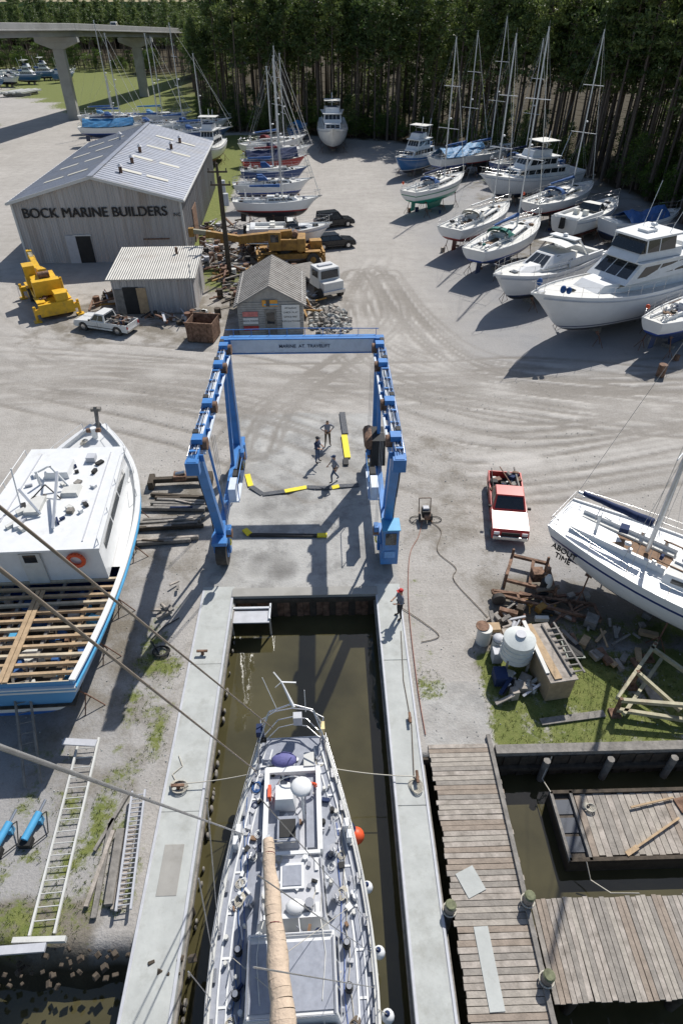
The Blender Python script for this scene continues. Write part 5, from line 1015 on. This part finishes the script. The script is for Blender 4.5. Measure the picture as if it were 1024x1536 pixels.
# ---------------------------------------------------------------- people
def person(loc,ang,shirt,pants,pose='stand',cap=None):
    J={'pel':(0,0,.95),'sp':(.0,0,1.15),'ch':(.01,0,1.36),'nk':(.0,0,1.5),'hd':(.03,0,1.64),'ht':(.02,0,1.74)}
    q=dict(hl=(0,.1,.93),kl=(.03,.13,.5),al=(-.02,.15,.08),tl=(.16,.18,.04),hr=(0,-.1,.93),kr=(.02,-.12,.5),ar=(-.03,-.14,.08),tr=(.15,-.18,.04),sl=(0,.19,1.42),el=(-.03,.29,1.15),wl=(.06,.27,.9),sr=(0,-.19,1.42),er=(-.03,-.29,1.15),wr=(.07,-.26,.9))
    if pose=='hips': q.update(el=(-.1,.42,1.2),wl=(.05,.2,1.04),er=(-.1,-.42,1.2),wr=(.05,-.2,1.04))
    if pose=='walk': q.update(kl=(.22,.11,.53),al=(.2,.12,.09),tl=(.38,.13,.05),kr=(-.05,-.1,.5),ar=(-.3,-.11,.14),tr=(-.17,-.12,.05),el=(-.15,.27,1.17),wl=(-.02,.27,.95),er=(.1,-.27,1.17),wr=(.28,-.22,1.02))
    if pose=='hold': q.update(el=(.02,.27,1.15),wl=(.28,.16,1.12),er=(.03,-.27,1.15),wr=(.3,-.14,1.1))
    J.update(q); names=list(J); I={n:i for i,n in enumerate(names)}
    E=[('pel','sp'),('sp','ch'),('ch','nk'),('nk','hd'),('hd','ht'),('pel','hl'),('hl','kl'),('kl','al'),('al','tl'),('pel','hr'),('hr','kr'),('kr','ar'),('ar','tr'),('ch','sl'),('sl','el'),('el','wl'),('ch','sr'),('sr','er'),('er','wr')]
    rd=dict(pel=.14,sp=.135,ch=.15,nk=.06,hd=.1,ht=.075,hl=.1,kl=.062,al=.045,tl=.04,hr=.1,kr=.062,ar=.045,tr=.04,sl=.07,el=.045,wl=.032,sr=.07,er=.045,wr=.032)
    me=bpy.data.meshes.new('p'); me.from_pydata([J[n] for n in names],[(I[a],I[b_]) for a,b_ in E],[]); o=bpy.data.objects.new('tmp',me); sc.collection.objects.link(o)
    sk=o.modifiers.new('s','SKIN'); sk.use_smooth_shade=True
    for n in names: me.skin_vertices[0].data[I[n]].radius=(rd[n],rd[n]*(1.25 if n in('ch','pel','sp') else 1))
    me.skin_vertices[0].data[0].use_root=True
    su=o.modifiers.new('u','SUBSURF'); su.levels=1; su.render_levels=1
    dg=bpy.context.evaluated_depsgraph_get(); m2=bpy.data.meshes.new_from_object(o.evaluated_get(dg)); bpy.data.objects.remove(o)
    SK=mat('skin',(.5,.3,.2),.6,var=.06); HR=mat('hair_dark',(.05,.035,.025),.8); SHO=mat('boots',(.06,.045,.035),.8)
    b=B(); vs=[tuple(v.co) for v in m2.vertices]
    for pl in m2.polygons:
        c=pl.center; z=c.z
        if z>1.5: m=SK if not(z>1.68 or (c.x<.0 and z>1.58)) else HR
        elif min((Vector(c)-Vector(J['wl'])).length,(Vector(c)-Vector(J['wr'])).length)<.17: m=SK
        elif z<.12: m=SHO
        elif z<.98: m=pants
        else: m=shirt
        if abs(c.y)>.2 and .85<z<1.3 and m==pants: m=shirt
        b.m.append(b.mi(m)); b.f.append(list(pl.vertices)); b.sm.append(True)
    b.v=vs
    b.sph((.135,0,1.63),.018,SK,(1.3,.8,1.4),6,4)
    for s in(1,-1): b.sph((.118,s*.034,1.655),.012,BLACK,(.6,1,.7),6,4); b.sph((.03,s*.102,1.64),.025,SK,(.7,.4,1.2),6,4)
    b.box((.122,0,1.59),(.01,.05,.008),mat('lips',(.35,.13,.1),.6))
    if cap: b.sph((.02,0,1.70),.108,cap,(1.05,1,.75),12,6); b.box((.14,0,1.70),(.12,.15,.015),cap)
    b.box((0,0,1.0),(.24,.34,.04),BLACK)
    for w_,e_,s in((J['wl'],J['el'],1),(J['wr'],J['er'],-1)):
        d=(Vector(w_)-Vector(e_)).normalized(); w_=Vector(w_); sd=Vector((0,s,0)).cross(d).normalized(); up=d.cross(sd)
        b.beam(w_,w_+d*.09,.075,.03,SK)
        for i,l in enumerate((.065,.075,.07,.055)):
            r0=w_+d*.085+sd*(-.028+.019*i); k1=r0+d*l*.5; k2=k1+d*l*.4-up*s*.02; b.cyl(r0,k1,.009,SK,n=6); b.cyl(k1,k2,.008,SK,r2=.006,n=6)
        t0=w_+d*.03+sd*(-.035); b.cyl(t0,t0+d*.04-sd*.03,.011,SK,r2=.008,n=6)
    return b.obj('person',(loc[0],loc[1],.03),rad(ang))
DK=mat('cloth_black',(.03,.03,.035),.9); JN=mat('cloth_denim',(.08,.12,.2),.9); GRY=mat('cloth_grey',(.25,.26,.3),.9); BR=mat('cloth_brown',(.09,.07,.05),.9); NV=mat('cloth_navy',(.05,.07,.13),.9)
person((0,32.1),-80,GRY,BR,'hips'); person((-.6,30.3),-30,NV,JN,'hold',cap=DK); person((.35,28.4),200,GRY,JN,'walk',cap=NV)
person((3.0,18.3),-160,GRY,DK,'hold',cap=mat('cap_red',(.5,.03,.03),.8))
# ---------------------------------------------------------------- trees
def leaves(rs,centers,rad_,n,size,flat=.6):
    c=np.repeat(centers,n,0); p=c+rs.normal(0,1,c.shape)*rad_*np.array([1,1,flat]); m=len(p)
    a=rs.normal(0,1,(m,3)); a/=np.linalg.norm(a,axis=1)[:,None]; t=rs.normal(0,1,(m,3)); u=np.cross(a,t); u/=np.linalg.norm(u,axis=1)[:,None]; s=size*rs.uniform(.6,1.4,(m,1))
    return np.stack([p-a*s*.5-u*s*.28,p-a*s*.5+u*s*.28,p+a*s*.7],1).reshape(-1,3)
def tree(name,H,seed,kind='pine'):
    rs=np.random.default_rng(seed); b=B(); r=random.Random(seed); lean=(r.uniform(-.7,.7),r.uniform(-.7,.7))
    tp=lambda z:(lean[0]*(z/H)**1.5,lean[1]*(z/H)**1.5,z)
    zz=np.linspace(0,H*.97,7); r0=.22 if kind!='dec' else .12
    for a,c in zip(zz[:-1],zz[1:]): b.cyl(tp(a),tp(c),r0*(1-a/H)+.02,BARK,r2=r0*(1-c/H)+.02,n=6,cap=False)
    C=[]
    if kind=='pine':
        n=50; lo=r.uniform(.42,.6)
        for i in range(n):
            f=r.random()**.85; z=H*(lo+(1-lo)*f); l=(1-f**1.6)*3.0*r.uniform(.35,1.2)+.5; a=r.uniform(0,6.28); p=Vector(tp(z)); q=p+Vector((math.cos(a)*l,math.sin(a)*l,l*r.uniform(-.05,.45)))
            b.cyl(p,q,.045,BARK,r2=.015,n=4,cap=False)
            for k in(.5,.78,1.): C.append(tuple(p.lerp(q,k)))
        for i in range(12):
            z=H*r.uniform(.15,.5); l=r.uniform(.5,1.8); a=r.uniform(0,6.28); p=Vector(tp(z)); b.cyl(p,p+Vector((math.cos(a)*l,math.sin(a)*l,l*.1)),.03,BARK,r2=.01,n=4,cap=False)
        sz,rd_,nn=.46,.42,12
    elif kind=='mid':
        for i in range(44):
            f=r.random(); z=H*(.12+.88*f); l=(1-f)**.6*H*.2*r.uniform(.5,1.1)+.3; a=r.uniform(0,6.28); p=Vector(tp(z)); q=p+Vector((math.cos(a)*l,math.sin(a)*l,l*.3)); b.cyl(p,q,.04,BARK,r2=.012,n=4,cap=False)
            for k in(.5,.8,1.05): C.append(tuple(p.lerp(q,k)))
        sz,rd_,nn=.4,.5,11
    else:
        for i in range(26):
            f=r.random(); z=H*(.25+.75*f); l=(1-abs(f-.4))*H*.28*r.uniform(.6,1.1); a=r.uniform(0,6.28); p=Vector(tp(z*.8)); q=p+Vector((math.cos(a)*l,math.sin(a)*l,l*.6)); b.cyl(p,q,.05,BARK,r2=.012,n=4,cap=False)
            for k in(.5,.8,1.05): C.append(tuple(p.lerp(q,k)))
        sz,rd_,nn=.3,.5,14
    T=leaves(rs,np.array(C),rd_,nn,sz,.5); base=len(b.v); m1,m2=(PINE,PINEL) if kind!='dec' else (BUSHM,GRASSM)
    i1,i2=b.mi(m1),b.mi(m2); b.v+=[tuple(x) for x in T]
    for k in range(len(T)//3): b.f.append([base+3*k,base+3*k+1,base+3*k+2]); b.m.append(i2 if (k//nn)%3==0 else i1); b.sm.append(False)
    me=bpy.data.meshes.new(name); me.from_pydata(b.v,[],b.f)
    for m in b.mats: me.materials.append(m)
    me.polygons.foreach_set('material_index',b.m); me.update(); return me
pines=[tree('pine%d'%i,22+(i*1.7)%6,100+i) for i in range(7)]; decs=[tree('dec%d'%i,7+i,200+i,'dec') for i in range(3)]; mids=[tree('mid%d'%i,11+i*1.5,300+i,'mid') for i in range(3)]
pf=bpy.data.objects.new('pine_forest',None); sc.collection.objects.link(pf); uf=bpy.data.objects.new('forest_undergrowth',None); sc.collection.objects.link(uf)
def inst(me,x,y,s,par,nm):
    o=bpy.data.objects.new(nm,me); o.location=(x,y,-.05); o.rotation_euler=(0,0,R.uniform(0,6.28)); o.scale=(s*R.uniform(.9,1.1),)*2+(s,); o.parent=par; sc.collection.objects.link(o)
def fy(x): return float(np.interp(x,bx,by))
def bxat(y): return float(np.interp(y,[60,112,168,211,265,330,410],[-72,-64.5,-56,-49.5,-41.5,-32,-21]))
for x in np.arange(-48,46,3.0):
    for dy in [0,3,6,9.5,13,17,22,28,35,44]:
        if R.random()<.12: continue
        xx=x+R.uniform(-1.6,1.6); yy=fy(xx)+2+dy+R.uniform(-1.8,1.8)
        if abs(xx-bxat(yy))<7: continue
        inst(R.choice(pines),xx,yy,R.uniform(.76,1.12) if xx>-24 else R.uniform(.6,.8),pf,'tree')
        if dy>=9 and R.random()<.35: inst(R.choice(mids),xx+1.4,yy+1.2,R.uniform(.4,1.1),pf,'tree')
for y in np.arange(66,135,2.8):
    for dx in(0,3,6.5,10,14,19,25,33):
        if R.random()<.1: continue
        xx=44.5+dx+R.uniform(-1.2,1.2)-max(0,(y-95))*.25; yy=y+R.uniform(-1.4,1.4); inst(R.choice(pines),xx,yy,R.uniform(.78,1.1),pf,'tree')
        if dx>5 and R.random()<.35: inst(R.choice(mids),xx+1.4,yy+1.2,R.uniform(.4,1.1),pf,'tree')
for x in np.arange(-230,-50,4.2):
    for dy in(0,6,12,20,30,45,65,90):
        xx=x+R.uniform(-2,2); yy=fy(xx)+5+dy+R.uniform(-2,2)
        if abs(xx-bxat(yy))<8: continue
        inst(R.choice(pines),xx,yy,R.uniform(.58,.8)+dy*.0014,pf,'tree')
for x in np.arange(-190,-30,5.):
    for yy in(415,430):
        inst(R.choice(pines),x+R.uniform(-2,2),yy,R.uniform(.8,.95),pf,'tree')
for i in range(240):
    x=R.uniform(-32,44); inst(R.choice(decs if R.random()<.65 else mids),x,fy(x)+R.uniform(0,9),R.uniform(.22,.6),uf,'bush')
for i in range(90): inst(R.choice(decs),R.uniform(43,52),R.uniform(62,100),R.uniform(.35,.9),uf,'bush')
for i in range(70):
    x=R.uniform(-160,-60); inst(R.choice(decs),x,fy(x)+R.uniform(-6,4),R.uniform(.5,1.1),uf,'bush')
gx=np.linspace(-900,900,260); gy=np.concatenate([np.linspace(440,700,90),np.linspace(710,2600,80)]); GX,GY=np.meshgrid(gx,gy); GZ=9+vnoise(GX+2000,GY,7,5)*6+vnoise(GX+2000,GY,37,6)*3+vnoise(GX+2000,GY,3,8)*2
me=bpy.data.meshes.new('distant_forest'); nyy,nxx=GX.shape; ii=np.arange(nxx*nyy).reshape(nyy,nxx); me.from_pydata(np.stack([GX,GY,GZ],-1).reshape(-1,3).tolist(),[],np.stack([ii[:-1,:-1],ii[:-1,1:],ii[1:,1:],ii[1:,:-1]],-1).reshape(-1,4).tolist()); me.materials.append(mat('far_canopy',(.02,.035,.018),1.,var=.6,scale=.3,spec=0.)); o=bpy.data.objects.new('distant_forest',me); sc.collection.objects.link(o)
# grass tufts
sel=np.argwhere((grass>.4)&(Y<24)&(Y>5)&(Z>-.4)); rs=np.random.default_rng(8); sel=sel[rs.choice(len(sel),min(len(sel),11000),replace=False)]
c=np.stack([X[sel[:,0],sel[:,1]],Y[sel[:,0],sel[:,1]],Z[sel[:,0],sel[:,1]]],1)+np.concatenate([rs.uniform(-.12,.12,(len(sel),2)),np.zeros((len(sel),1))],1)
c=np.repeat(c,4,0); c[:,:2]+=rs.normal(0,.04,(len(c),2)); a=rs.uniform(0,6.28,len(c)); h=rs.uniform(.04,.15,len(c)); d=np.stack([np.cos(a),np.sin(a),0*a],1)*.012; tip=c+np.stack([rs.normal(0,.05,len(c)),rs.normal(0,.05,len(c)),h],1)
T=np.stack([c-d,c+d,tip],1).reshape(-1,3); me=bpy.data.meshes.new('grass'); me.from_pydata(T.tolist(),[],np.arange(len(T)).reshape(-1,3).tolist()); me.materials.append(GRASSM); o=bpy.data.objects.new('grass',me); sc.collection.objects.link(o)
b=B()
for i in range(1800):
    x=R.uniform(-16,18); y=R.uniform(10,40)
    if -5.9<x<3.4 or (x>3.3 and y<12.3): continue
    w_=R.uniform(.02,.06); b.box((x,y,.02),(w_,w_*.8,w_*.6),R.choice([CONC2,CONC,CONC]),rz=R.uniform(0,3),tx=.6,ty=.6)
b.obj('loose_gravel')
# ---------------------------------------------------------------- camera, light
cd=bpy.data.cameras.new('camera'); cd.sensor_fit='VERTICAL'; cd.sensor_height=36; cd.lens=940/1536*36; cd.clip_end=6000; cd.clip_start=.05
cam=bpy.data.objects.new('camera',cd); cam.location=(0,0,21); cam.rotation_euler=(rad(90)-math.atan(768/940),0,rad(-1.5)); sc.collection.objects.link(cam); sc.camera=cam
el,az=rad(48),rad(28); S=Vector((math.sin(az)*math.cos(el),math.cos(az)*math.cos(el),math.sin(el)))
sd=bpy.data.lights.new('sun','SUN'); sd.energy=5.0; sd.angle=rad(.5); sd.color=(1,.96,.9); so=bpy.data.objects.new('sun',sd); so.rotation_euler=S.to_track_quat('Z','Y').to_euler(); so.location=(0,0,60); sc.collection.objects.link(so)
w=bpy.data.worlds.new('World'); sc.world=w; w.use_nodes=True; nt=w.node_tree; sk=nt.nodes.new('ShaderNodeTexSky'); sk.sky_type='NISHITA'; sk.sun_disc=False; sk.sun_elevation=el; sk.sun_rotation=az; nt.links.new(sk.outputs[0],nt.nodes['Background'].inputs[0]); nt.nodes['Background'].inputs[1].default_value=.1
sc.view_settings.view_transform='Standard'; sc.view_settings.look='None'; sc.view_settings.exposure=0
